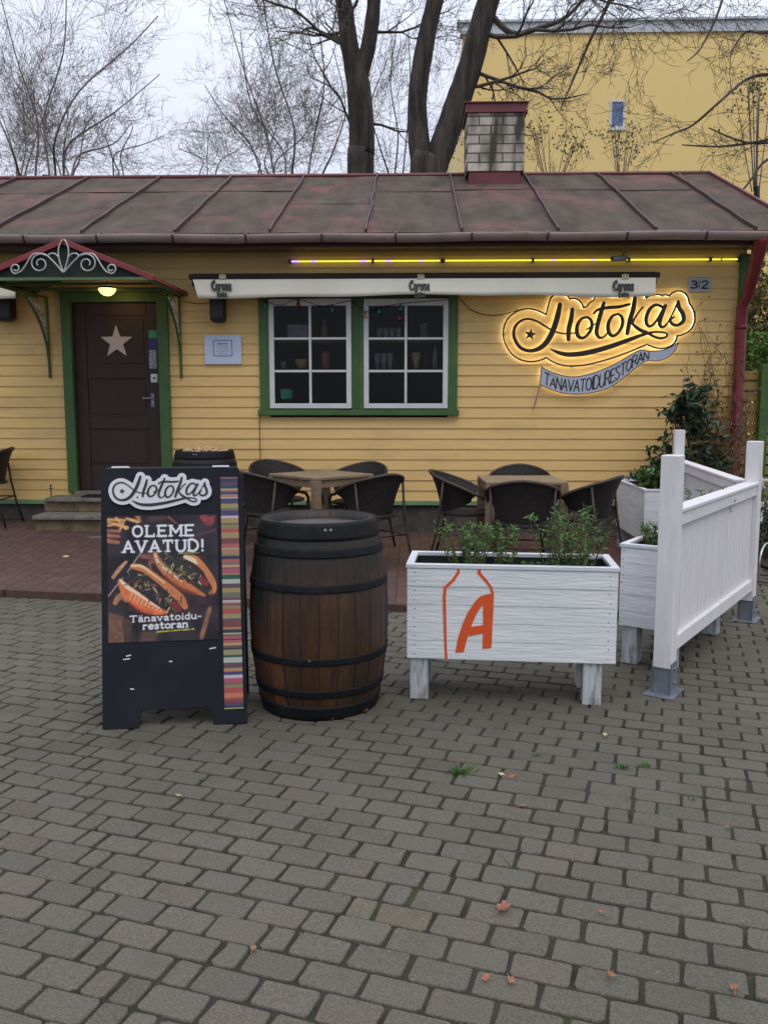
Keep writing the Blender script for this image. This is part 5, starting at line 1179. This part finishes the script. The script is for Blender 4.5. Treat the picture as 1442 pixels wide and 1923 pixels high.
# ================================================================== PLANTS
def herb(px, Y, z, w_, h_, n, label, seed, leaf=.028, mats=(m_stem, m_herb, m_herb2), wid=.3, cat='herb', group=None, dens=34, name='herb_plant', dy=.10):
    p = W(px, 1000, Y); r = random.Random(seed); t = thing(name, label, cat, (p.x, Y, z), 0, group); st = MB(); l1 = MB(); l2 = MB()
    for i in range(n):
        a = r.uniform(0, 6.28); rr = r.random() ** .7; b = Vector((math.cos(a) * w_ * .28 * rr, math.sin(a) * dy * rr, 0)); tip = Vector((b.x * 1.0 + math.cos(a) * w_ * .35 * r.random(), b.y + math.sin(a) * dy * r.random(), h_ * r.uniform(.45, 1.0)))
        mid = b.lerp(tip, .5) + Vector((r.gauss(0, .015), r.gauss(0, .01), .02)); pts = [tuple(v) for v in catmull([tuple(b), tuple(mid), tuple(tip)], 6)]
        st.tube(pts, [.0028 - .0016 * k / len(pts) for k in range(len(pts))], 4, False); mb = l2 if r.random() < .35 else l1
        for k in range(dens):
            q = r.random() ** .8 * (len(pts) - 1.01); i0 = int(q); c = Vector(pts[i0]).lerp(Vector(pts[i0 + 1]), q - i0); d = Vector((r.gauss(0, 1), r.gauss(0, 1), r.gauss(.55, .6))); ll = leaf * r.uniform(.6, 1.3); mb.leaf(c, d, ll, ll * wid)
    st.build('stem', mats[0], t, smooth=True); l1.build('leaves', mats[1], t); l2.build('leaves', mats[2], t); return t
zs = .605
herb(885, 4.28, zs, .32, .27, 32, 'bushy green herb at the left end of the bottle planter', 1, group='herbs in the bottle planter')
herb(948, 4.31, zs, .14, .25, 8, 'sparser green herb in the middle of the bottle planter', 2, group='herbs in the bottle planter', leaf=.034)
herb(1070, 4.24, zs, .38, .34, 40, 'tallest green herb at the right end of the bottle planter', 3, group='herbs in the bottle planter', leaf=.03)
herb(998, 4.27, zs, .10, .06, 9, 'small pale weed in the bottle planter soil between the herbs', 4, group='herbs in the bottle planter', leaf=.02)
herb(1226, 4.95, .6, .16, .16, 12, 'small herb showing left of the near fence post', 5, group='herbs behind the fence', leaf=.034)
herb(1318, 5.3, .6, .26, .37, 16, 'pale green herb peeping over the near fence panel', 6, group='herbs behind the fence', leaf=.034)
herb(1222, 7.8, .62, .34, .24, 40, 'low leafy plant filling the planter by the house corner', 8, leaf=.06, wid=.5, mats=(m_stem, m_ever, m_herb), group=None, cat='plant', name='leafy_plant')
# tall evergreen shrub and dry climbers at the corner
def shrub(px, Y, z, pts_px, label, seed, leaf=.085, n=900, mats=(m_stem, m_ever), sp=(.2, .2, .22), name='shrub', cat='shrub', wid=.42, group=None, droop=0):
    r = random.Random(seed); b = W(px, 950, Y); t = thing(name, label, cat, (b.x, Y, z), 0, group); st = MB(); lf = MB(); C0 = Vector((b.x, Y, z))
    tips = [W(x, y, Y) for x, y in pts_px]
    for tp_ in tips:
        rel = tp_ - C0
        for k in range(5):
            e = rel + Vector((r.gauss(0, sp[0]), r.gauss(0, sp[1]), r.gauss(0, sp[2]))) * .8; mid = Vector((e.x * .35, e.y * .35, e.z * .55)) + Vector((r.gauss(0, .05), r.gauss(0, .05), 0))
            pts = [tuple(v) for v in catmull([(r.uniform(-.04, .04), r.uniform(-.04, .04), 0), tuple(mid), tuple(e)], 7)]; st.tube(pts, [.009 - .007 * q / len(pts) for q in range(len(pts))], 4, False)
    for k in range(n):
        tp_ = r.choice(tips) - C0; c = tp_ + Vector((r.gauss(0, sp[0]), r.gauss(0, sp[1]), r.gauss(0, sp[2])))
        cl = c + Vector((r.gauss(0, .02),) * 3)
        for q in range(3): d = Vector((r.gauss(0, 1), r.gauss(0, 1) - .3, r.gauss(-.2 + droop, .6))); ll = leaf * r.uniform(.6, 1.25); lf.leaf(cl, d, ll, ll * wid)
    st.build('stem', mats[0], t, smooth=True); lf.build('leaves', mats[1], t); return t
shrub(1262, 8.75, .4, [(1245, 872), (1275, 850), (1300, 800), (1305, 760), (1288, 765), (1322, 840), (1262, 885), (1330, 880)], 'dark evergreen shrub climbing the wall behind the corner planter', 12, n=430, sp=(.09, .12, .10), leaf=.10)
shrub(1268, 8.85, .4, [(1275, 765), (1262, 772), (1300, 740)], 'outreaching evergreen branch with large leaves above the corner planter', 13, n=36, sp=(.05, .05, .035), leaf=.12, group=None)
r_ = random.Random(31); dv = MB(); dvl = MB(); t = thing('dry_climber', 'tangle of dry brown climbing stems on the wall by the downpipe', 'climber', (W(1340, 900, WY - .08).x, WY - .08, .2))
for k in range(46):
    x = r_.uniform(1300, 1385); y = 900; P = []
    yt = r_.uniform(560, 790) if r_.random() < .6 else r_.uniform(700, 820)
    while y > yt: P.append(tuple(W(x, y, WY - .05 - r_.uniform(0, .13)))); y -= r_.uniform(16, 34); x += r_.gauss(0, 11); x = min(max(x, 1255 + (900 - y) * .05), 1400)
    if len(P) > 2: PP = catmull(P, 3); dv.tube(PP, [.0045 - .003 * i / len(PP) for i in range(len(PP))], 4, False)
    for q in P:
        for _ in range(2): 
            d = Vector((r_.gauss(0, 1), r_.gauss(-.3, .5), r_.gauss(0, 1))).normalized(); e = Vector(q) + d * r_.uniform(.04, .16); dv.tube([q, tuple(e)], [.002, .001], 3, False)
            if r_.random() < .45: dvl.leaf(e, d, r_.uniform(.02, .05), .022)
dv.build('stem', m_vine, t, world=True); dvl.build('leaves', m_dry, t, world=True)
shrub(1352, 8.9, .3, [(1340, 845), (1360, 830), (1375, 860), (1352, 870), (1385, 800), (1392, 850)], 'rusty dry brush of thin stems at the foot of the downpipe', 15, n=330, sp=(.10, .12, .13), leaf=.06, mats=(m_vine, m_dry), wid=.16, droop=.7)

# ================================================================== RIGHT EDGE BACKGROUND
fx = thing('slat_fence', 'yellow brown slatted fence with a dark green post at the right edge', 'fence', (W(1430, 900, 10.6).x, 10.6, 0))
fx0, fx1 = W(1388, 800, 10.6).x, W(1600, 800, 10.6).x; ztf = W(1430, 700, 10.6).z; m = MB(); z = .2
while z < ztf: m.box((fx0, 10.62, z), (fx1, 10.64, z + .10)); z += .125
m.build('slats', m_fyel, fx, world=True, bevel=.003)
px_ = W(1434, 800, 10.5).x; m = MB(); m.box((px_ - .05, 10.52, 0), (px_ + .05, 10.615, W(1434, 684, 10.5).z)); m.build('post', m_green, fx, world=True, bevel=.004)
shrub(1430, 12.6, 0, [(1412, 540), (1430, 600), (1450, 560), (1415, 640), (1440, 680), (1480, 620), (1425, 520), (1500, 540), (1460, 700), (1405, 700)], 'olive green leafy tree crown behind the slatted fence', 17, n=1500, sp=(.28, .3, .25), leaf=.10, mats=(m_bark, m_olive), name='leafy_tree', cat='tree')
shrub(1425, 11.2, 0, [(1410, 660), (1430, 650), (1440, 690), (1415, 700), (1470, 670)], 'bright green bush leaning over the slatted fence', 18, n=420, sp=(.15, .15, .12), leaf=.09, mats=(m_bark, m_herb2))
# pale plastic chair, mostly outside the frame
pc = thing('garden_chair', 'pale plastic garden chair cut by the right edge beside the slatted fence', 'chair', (W(1455, 940, 8.7).x, 8.7, -.005), R(-90))
def arch(y0): return [(-.24 + .48 * i / 12, y0 - .04 * math.sin(math.pi * i / 12), .62 + .24 * math.sin(math.pi * i / 12) ** .6) for i in range(13)]
m = MB(); m.tube(arch(-.22), .018, 8); m.tube([(-.15, -.23, .45), (-.14, -.245, .80)], .012, 6).tube([(0, -.24, .45), (0, -.26, .85)], .012, 6).tube([(.15, -.23, .45), (.14, -.245, .80)], .012, 6); m.build('backrest', m_monob, pc, smooth=True)
MB().box((-.24, -.23, .42), (.24, .22, .445)).build('seat', m_monob, pc, bevel=.01)
for s in (-1, 1):
    MB().tube([(s * .24, -.22, .63), (s * .27, -.05, .66), (s * .27, .15, .65), (s * .25, .22, .58), (s * .24, .22, .43)], .018, 8).build('armrest', m_monob, pc, smooth=True)
    for y in (-.22, .22): MB().tube([(s * .22, y * .95, .43), (s * .26, y * 1.2, 0)], .018, 8).build('leg', m_monob, pc, smooth=True)
bkp = W(1424, 1100, 6.9); br_ = thing('bicycle_rack', 'low silver bicycle rack with bent loops behind the white fence', 'bicycle rack', (bkp.x + .02, 6.95, 0), R(-38))
m = MB(); m.tube([(-.15, 0, .03), (1.4, 0, .03)], .014, 8).tube([(-.15, .3, .03), (1.4, .3, .03)], .014, 8); m.build('base_rail', m_chrome, br_, smooth=True)
for i in range(8):
    x = .0 + i * .075 + (i // 2) * .16; P = [(x, 0, .03), (x, -.01, .2), (x, .06, .29), (x, .18, .31), (x, .28, .22), (x, .3, .03)]; MB().tube([tuple(q) for q in catmull(P, 5)], .0085, 8).build('loop', m_chrome, br_, smooth=True)
m = MB(); r_ = random.Random(3); nx, ny = 30, 14; vs = [(W(1395, 900, 8.2).x + 4.5 * i / nx, 7.3 + 2.4 * j / ny, .005 + r_.uniform(0, .05) * min(1, j, ny - j)) for i in range(nx + 1) for j in range(ny + 1)]
m.add(vs, [(i * (ny + 1) + j, (i + 1) * (ny + 1) + j, (i + 1) * (ny + 1) + j + 1, i * (ny + 1) + j + 1) for i in range(nx) for j in range(ny)]); tag(m.build('flower_bed', m_soil), kind='structure')
shrub(1440, 8.0, 0, [(1430, 985), (1445, 960), (1470, 1000), (1425, 1010)], 'dark low bush between the fence and the garden chair', 19, n=240, sp=(.12, .12, .10), leaf=.06)

# ================================================================== YELLOW BUILDING BEHIND
BYY = 30.0; bx0 = W(868, 200, BYY).x; bz1 = W(1200, 62, BYY).z
yb = thing('apartment_block', 'plain yellow plastered block rising behind the house on the right', 'building', (bx0 + 10, BYY, 0))
wx0, wx1 = W(1145, 200, BYY).x, W(1173, 200, BYY).x; wz0, wz1 = W(1160, 242, BYY).z, W(1160, 188, BYY).z
m = MB(); X1_ = bx0 + 26
for (a, b, c, d) in ((bx0, wx0, 0, bz1), (wx1, X1_, 0, bz1), (wx0, wx1, 0, wz0), (wx0, wx1, wz1, bz1)): m.add([(a, BYY, c), (b, BYY, c), (b, BYY, d), (a, BYY, d)], [(0, 1, 2, 3)])
m.add([(bx0, BYY, 0), (bx0, BYY, bz1), (bx0, BYY + 12, bz1), (bx0, BYY + 12, 0)], [(0, 1, 2, 3)]); m.add([(X1_, BYY, 0), (X1_, BYY, bz1), (X1_, BYY + 12, bz1), (X1_, BYY + 12, 0)], [(3, 2, 1, 0)]); m.add([(bx0, BYY, bz1), (X1_, BYY, bz1), (X1_, BYY + 12, bz1), (bx0, BYY + 12, bz1)], [(0, 1, 2, 3)])
m.build('wall', m_plaster, yb, world=True)
m = MB(); m.box((bx0 - .1, BYY - .08, bz1 + .001), (X1_ + .1, BYY + .3, bz1 + .33)); m.box((bx0 - .2, BYY - .16, bz1 + .331), (X1_ + .2, BYY + .4, bz1 + .40)); m.build('parapet', m_parapet, yb, world=True)
m = MB(); m.box((wx0, BYY - .02, wz0), (wx1, BYY + .05, wz0 + .08)); m.box((wx0, BYY - .02, wz1 - .06), (wx1, BYY + .05, wz1)); m.box((wx0, BYY - .019, wz0 + .081), (wx0 + .06, BYY + .05, wz1 - .061)); m.box((wx1 - .06, BYY - .019, wz0 + .081), (wx1, BYY + .05, wz1 - .061)); m.box((wx0 - .05, BYY - .06, wz0 - .05), (wx1 + .05, BYY, wz0 - .001))
wo_ = m.build('window', m_white, yb, world=True); m = MB(); m.box((wx0 + .061, BYY + .01, wz0 + .081), (wx1 - .061, BYY + .02, wz1 - .061)); L = yb.location; m.v = [(a - L.x, b - L.y, c - L.z) for a, b, c in m.v]; m.build('pane', m_blueglass, wo_)

# ================================================================== BARE TREES
class Tree:
    def __init__(s, seed, rmin=.006): s.r = random.Random(seed); s.tr = MB(); s.cr = MB(); s.rmin = rmin; s.n = 0; s.tips = []
    def path(s, P, r0, r1, n=8, trunk=True):
        PP = [Vector(q) for q in catmull([tuple(p) for p in P], 5)]; N = len(PP); rr = [r0 + (r1 - r0) * i / (N - 1) for i in range(N)]
        rr = [v * (1 + s.r.uniform(-.04, .04)) for v in rr]
        (s.tr if trunk else s.cr).tube(PP, rr, n, True); return PP, rr
    def grow(s, p, d, r, L, lev, up=.1, jit=.22, den=1.0, cap=9000):
        if s.n > cap or r < s.rmin * .55: return
        n = max(3, int(L / (.16 + r * 3))); n = min(n, 12); P = [Vector(p)]; d = Vector(d).normalized(); step = L / n; rr = [r]; ds = [d]
        for i in range(n):
            d = (d + Vector((s.r.gauss(0, jit), s.r.gauss(0, jit), s.r.gauss(up * .5, jit)))).normalized(); P.append(P[-1] + d * step); rr.append(max(r * (1 - .75 * (i + 1) / n), s.rmin * .5)); ds.append(d)
        s.cr.tube(P, rr, 5 if r > .03 else 3, False); s.n += n
        if lev <= 0: return
        for i in range(1, n + 1):
            for _ in range(2 if s.r.random() < .35 * den else 1):
                if s.r.random() > .78 * den: continue
                a = ds[i].orthogonal().normalized(); a.rotate(Matrix.Rotation(s.r.uniform(0, 6.28), 3, ds[i])); nd = (ds[i] * s.r.uniform(.7, 1.2) + a * s.r.uniform(.5, 1.0) + Vector((0, 0, up))).normalized()
                s.grow(P[i], nd, max(rr[i] * .62, s.rmin * .7), L * s.r.uniform(.38, .66), lev - 1, up, jit, den, cap)
    def spread(s, PP, rr, cnt, L, lev, bias=(0, 0, .3), **k):
        for _ in range(cnt):
            i = s.r.randrange(len(PP) // 4, len(PP)); d = Vector((s.r.gauss(0, 1), s.r.gauss(0, .7), s.r.gauss(0, .6))) + Vector(bias); s.grow(PP[i], d, min(rr[i] * .4, .05) * s.r.uniform(.5, 1), L * s.r.uniform(.5, 1.1), lev, **k)
    def done(s, name, label, base, group='bare trees behind the house', leaves=None, tw=None):
        t = thing(name, label, 'tree', base, 0, group)
        if s.tr.f: s.tr.build('trunk', m_bark, t, world=True, smooth=True)
        s.cr.build('crown', tw or m_twig, t, world=True)
        if leaves: leaves.build('leaves', m_olive, t, world=True)
def PW_(L, Y, r=None, j=0): return [W(x, y, Y + (r.uniform(-j, j) if r else 0)) for x, y in L]
# 1: big trunk that forks
Y = 16.0; T = Tree(1); base = W(677, 340, Y); b0 = Vector((base.x, Y, -.05))
PP = [Vector(q) for q in catmull([tuple(q) for q in (b0, W(677, 340, Y), W(679, 290, Y), W(679, 240, Y), W(676, 195, Y), W(673, 160, Y), W(670, 130, Y), W(670, 105, Y), W(671, 88, Y))], 5)]
rr = [float(v) for v in np.interp(np.arange(len(PP)) / 5, range(9), [.26, .235, .228, .222, .215, .205, .17, .10, .02])]; T.tr.tube(PP, rr, 20)
s1 = T.path([W(676, 230, Y), W(669, 160, Y), W(656, 85, Y), W(648, 20, Y), W(636, -60, Y), W(640, -200, Y)], .175, .12, 16); s2 = T.path([W(677, 230, Y), W(677, 150, Y), W(690, 95, Y), W(700, 30, Y), W(706, -40, Y), W(730, -200, Y)], .15, .10, 16)
T.grow(W(655, 90, Y), (-1, 0, .5), .032, 2.2, 4); T.grow(W(676, 262, Y), (-1, .2, 1.0), .03, 2.0, 4); T.grow(W(700, 60, Y), (1, .2, .2), .03, 1.8, 4); T.grow(W(685, 230, Y), (1, -.2, .3), .03, 1.2, 3)
for s_ in (s1, s2): T.spread(*s_, 7, 2.2, 3)
T.spread(PP, rr, 6, 1.3, 3); T.done('bare_tree', 'thick trunked bare tree forking in two left of the chimney', b0)
# 2: pair of stems
Y = 15.0; T = Tree(2); b0 = Vector((W(803, 340, Y).x, Y, -.05))
s0 = T.path([b0, W(802, 345, Y), W(803, 322, Y)], .33, .24, 20); T.tr.tube([W(803, 323, Y), W(805, 300, Y), W(808, 280, Y)], [.24, .15, .03], 16); s1 = T.path([W(796, 335, Y), W(786, 260, Y), W(784, 180, Y), W(797, 90, Y), W(812, 20, Y), W(826, -40, Y), W(850, -200, Y)], .18, .115, 16)
s2 = T.path([W(806, 340, Y), W(834, 265, Y), W(860, 190, Y), W(884, 120, Y), W(902, 50, Y), W(925, -30, Y), W(960, -180, Y)], .215, .165, 16)
for (a, d, r, L) in (((900, 62), (1, -.1, -.06), .045, 2.4), ((922, -10), (1, -.2, .0), .04, 2.5), ((880, 130), (1, -.2, .15), .035, 2.0), ((868, 165), (1, .1, .4), .035, 1.6), ((930, -60), (1, -.3, -.25), .04, 2.6), ((850, 215), (1, -.2, .6), .03, 1.2), ((785, 150), (-1, 0, .6), .045, 1.8), ((795, 90), (-1, .2, .3), .045, 1.7), ((786, 240), (-1, 0, .5), .03, 1.4), ((880, 110), (-.8, .2, .8), .04, 1.3)): T.grow(W(*a, Y), d, r, L, 4, up=.02 if d[0] > 0 else .1)
bo, br2 = T.path([W(915, 20, Y), W(960, 62, Y), W(1015, 52, Y), W(1065, 30, Y), W(1110, -20, Y)], .05, .025, 6, False); T.spread(bo, br2, 9, 1.3, 3, bias=(.4, 0, -.5), up=-.08)
bo, br2 = T.path([W(1165, -60, Y), W(1140, 10, Y), W(1108, 75, Y), W(1080, 140, Y), W(1052, 205, Y)], .04, .012, 6, False); T.spread(bo, br2, 14, 1.0, 3, bias=(-.2, 0, -.5), up=-.06)
bo, br2 = T.path([W(960, -140, Y), W(1060, -130, Y), W(1165, -60, Y)], .07, .04, 6, False)
T.spread(*s1, 6, 1.6, 3); T.spread(*s2, 8, 1.7, 3); T.done('bare_tree', 'bare tree of two dark leaning stems just left of the chimney', b0)
# 3: twiggy tree between
for (px, Y, seed, stems, L, nn, lab) in (
    (560, 21, 3, [((500, 250), (455, 120), (430, 0)), ((545, 240), (520, 130), (505, 0), (480, -120)), ((585, 250), (600, 150), (590, 20)), ((470, 270), (420, 220), (385, 160)), ((620, 280), (640, 200), (630, 90)), ((530, 280), (480, 200), (440, 60))], 2.5, 9, 'spreading bare tree of fine twigs left of the forked trunk'),
    (90, 20, 4, [((110, 260), (160, 170), (230, 90), (290, 30)), ((60, 230), (30, 120), (0, 0)), ((95, 220), (120, 100), (130, -30)), ((130, 270), (220, 210), (290, 140)), ((20, 280), (-20, 180), (-60, 60)), ((150, 290), (210, 270), (250, 230))], 2.5, 9, 'large bare tree filling the sky at the upper left'),
    (745, 24, 6, [((740, 250), (735, 150), (745, 30)), ((760, 260), (770, 160), (760, 60)), ((725, 280), (700, 200), (715, 120))], 2.4, 6, 'slim bare tree seen between the two big trunks'),
    (225, 30, 8, [((210, 290), (180, 240), (160, 210)), ((235, 290), (250, 240), (245, 215)), ((225, 290), (280, 270), (300, 255))], 2.3, 7, 'low bare tree just over the roof ridge left of the sky gap'),
    (40, 28, 9, [((30, 290), (10, 230), (0, 190)), ((50, 290), (80, 230), (90, 200)), ((40, 280), (40, 220), (45, 180))], 2.6, 7, 'dense bare tree low at the left edge above the roof'),
    (390, 34, 10, [((370, 300), (350, 280), (335, 270)), ((390, 300), (395, 275), (400, 255)), ((410, 300), (440, 280), (450, 260))], 2.2, 6, 'distant bare tree low over the ridge in the sky gap'),
    (500, 28, 14, [((480, 300), (450, 250), (440, 230)), ((505, 300), (520, 240), (530, 200)), ((520, 300), (570, 260), (590, 230))], 2.4, 7, 'bare thicket tree low behind the fine twigged tree'),
    (130, 26, 15, [((110, 300), (90, 250), (100, 200)), ((140, 300), (170, 240), (190, 210)), ((130, 300), (130, 240), (140, 190))], 2.4, 7, 'bare tree low over the door side of the roof')):
    T = Tree(seed, .0055 if Y < 25 else .008); b0 = Vector((W(px, 340, Y).x, Y, -.05)); T.path([b0, W(px, 420, Y), W(px, 330, Y)], .16, .12, 8)
    for s_ in stems:
        o_ = T.path([W(px + (s_[0][0] - px) * .55, 385, Y), W(px + (s_[0][0] - px) * .75, 330, Y)] + [W(x + T.r.uniform(-12, 12), y, Y + T.r.uniform(-1, 1)) for x, y in s_], .031, .010, 6, False); T.n = 0; T.spread(*o_, nn if px not in (225, 390, 90) else nn - 3, L * .82, 3, jit=.18, den=.97, cap=2300 if px != 90 else 1700, bias=(0, 0, .45))
    T.done('bare_tree', lab, b0, tw=m_ftwig if px != 745 else m_twig)
# right: branches reaching in from outside the frame
Y = 12.0; T = Tree(16, .005); b0 = Vector((W(1640, 340, Y).x, Y, -.05)); T.path([b0, W(1620, 300, Y), W(1600, 100, Y), W(1590, -200, Y)], .2, .14, 12)
for s_, c in (([(1600, 160), (1500, 150), (1442, 140), (1400, 150), (1352, 190), (1300, 235), (1265, 250), (1225, 268)], 12), ([(1610, 260), (1500, 262), (1442, 268), (1390, 265), (1330, 240)], 9), ([(1610, 300), (1500, 250), (1430, 265), (1350, 275), (1280, 272)], 8), ([(1600, -60), (1450, -80), (1380, -60), (1345, 30), (1315, 90), (1290, 115)], 9), ([(1600, 60), (1500, 20), (1440, 60), (1400, 60), (1370, 100)], 8), ([(1600, 330), (1500, 300), (1440, 300), (1400, 350), (1350, 400)], 5)):
    o_ = T.path([W(x, y, Y + T.r.uniform(-.3, .3)) for x, y in s_], .030, .008, 5, False); T.spread(*o_, c, .75, 2, bias=(-.3, 0, 0), up=.05, jit=.3)
T.done('bare_tree', 'bare tree whose crooked branches reach in from the right edge', b0)
for (px, Y, seed, w_, ytop, lab) in ((1035, 19, 20, 48, 205, 'leafy sapling thicket just right of the chimney'), (1165, 20, 21, 42, 215, 'small sapling with few leaves before the yellow block window'), (1418, 17, 22, 40, 120, 'tall thin sapling before the yellow block at the right edge'), (900, 20, 23, 40, 190, 'thin sapling hidden half behind the chimney')):
    T = Tree(seed, .006); b0 = Vector((W(px, 340, Y).x, Y, -.05)); T.path([b0, W(px, 420, Y), W(px, 350, Y)], .06, .05, 6); lf = MB()
    for k in range(9):
        x = px + T.r.uniform(-1, 1) * w_; yt = ytop + abs(x - px) * 1.0 + T.r.uniform(0, 35); o_ = T.path([W(px + (x - px) * .2, 360, Y), W(px + (x - px) * .6, (360 + yt) / 2, Y + T.r.uniform(-.4, .4)), W(x, yt, Y)], .013, .005, 4, False)
        T.spread(*o_, 7, .7, 2, bias=(0, 0, .8), jit=.15)
        for q in range(24):
            c = o_[0][T.r.randrange(8, len(o_[0]))] + Vector((T.r.gauss(0, .16), T.r.gauss(0, .16), T.r.gauss(0, .16))); lf.leaf(c, (T.r.gauss(0, 1), T.r.gauss(0, 1), T.r.gauss(0, 1)), .07, .045)
    T.done('sapling', lab, b0, 'saplings before the yellow block', lf, tw=m_ftwig)

# ================================================================== LITTER ON THE PAVING
def fallen(px, py, s, label, mat=m_lf, seed=0, z=.004):
    r = random.Random(seed); p = G(px, py); a0 = r.uniform(0, 6.28); m = MB(); n = 14; vs = [(0, 0, .006)]
    for i in range(n):
        a = 2 * math.pi * i / n; rr = s * (.55 + .45 * abs(math.sin(a * 2.5))) * r.uniform(.8, 1.1); vs.append((rr * math.cos(a), rr * .7 * math.sin(a), .004 + .35 * s * r.random() * (1 if i % 3 else 0)))
    m.add(vs, [(0, 1 + i, 1 + (i + 1) % n) for i in range(n)]); m.tube([(-s * .9, 0, .004), (-s * 1.6, s * .2, .002)], .0012, 4)
    o = m.build('fallen_leaf', mat, None); o.location = (p.x, p.y, z); o.rotation_euler = (r.uniform(-.2, .2), r.uniform(-.2, .2), a0); tag(o, label, 'leaf', 'fallen leaves on the paving')
fallen(945, 1708, .030, 'largest curled orange leaf lying on the paving below the planter', seed=1)
fallen(1130, 1717, .012, 'small orange leaf scrap to the right of the largest leaf', seed=2)
fallen(1146, 1835, .018, 'curled brown leaf near the bottom edge of the paving', seed=3)
fallen(1376, 1858, .017, 'orange leaf in the bottom right corner of the photo', seed=4)
fallen(912, 1840, .014, 'flat faded orange leaf, left of two at the bottom', seed=5)
fallen(958, 1845, .016, 'faded orange leaf, right of two at the bottom', seed=6)
fallen(683, 1337, .034, 'rusty leaf at the foot of the big barrel', seed=7)
fallen(1135, 1382, .018, 'pale brown leaf behind the weeds under the planter', seed=8, mat=m_lfp)
fallen(940, 1457, .016, 'cream coloured scrap beside the largest weed', seed=9, mat=m_lfp)
fallen(960, 1462, .018, 'orange leaf scrap beside the cream scrap near the weed', seed=10)
fallen(335, 1497, .012, 'tiny pale leaf on the paving before the sandwich board', seed=11, mat=m_lfp)
fallen(1365, 1556, .013, 'small brown leaf on the paving at the far right', seed=12)
fallen(475, 1785, .014, 'faint orange leaf on the lower left paving', seed=13)
fallen(980, 1517, .013, 'thin tan leaf in the joint left of the pavers middle', seed=14)
p = G(125, 1052, .06); o = MB().lathe([(0, .0), (.03, .002), (.022, .012), (0, .014)], 9).build('fallen_leaf', m_lfp); o.location = (p.x, p.y, deckz(p.x, p.y) + .002); tag(o, 'bright yellow leaf on the red terrace left of the sandwich board', 'leaf', 'fallen leaves on the paving')
def tuft(px, py, s, n, label, seed, brown=False):
    r = random.Random(seed); p = G(px, py); m = MB()
    for i in range(n): a = r.uniform(0, 6.28); b = Vector((r.gauss(0, s * .35), r.gauss(0, s * .25), -.005)); m.leaf(b, (math.cos(a), math.sin(a), r.uniform(.5, 1.6)), s * r.uniform(.5, 1.1), s * .16)
    o = m.build('weed', m_herb, None); o.location = (p.x, p.y, 0); tag(o, label, 'weed', 'weeds between the pavers')
tuft(865, 1452, .05, 70, 'largest green weed tuft growing between the pavers', 1); tuft(1005, 1420, .028, 26, 'flat green weed under the bottle planter', 2); tuft(1166, 1442, .036, 34, 'green weed, left of the pair in front of the planter leg', 3, True); tuft(1208, 1438, .032, 30, 'green weed, right of the pair in front of the planter leg', 4, True)
tuft(380, 1465, .022, 18, 'tiny weed in a joint before the sandwich board', 5, True); tuft(1300, 1500, .022, 16, 'tiny weed in a joint near the right edge', 6, True)
r_ = random.Random(77); m = MB()
for k in range(900):
    x = r_.uniform(-3.2, 3.6); y = r_.uniform(1.9, 6.5)
    if r_.random() < .5: y = edgeY(x) - abs(r_.gauss(0, .10)) - .01
    if y > edgeY(x) - .01: continue
    a = r_.uniform(0, 6.28); m.leaf((x, y, .008), (math.cos(a), math.sin(a), .05), r_.uniform(.008, .022), .004, (0, 0, 1))
tag(m.build('litter', M('straw_bits', (.30, .23, .13), (.2, .14, .08), 40, .9)), kind='stuff')
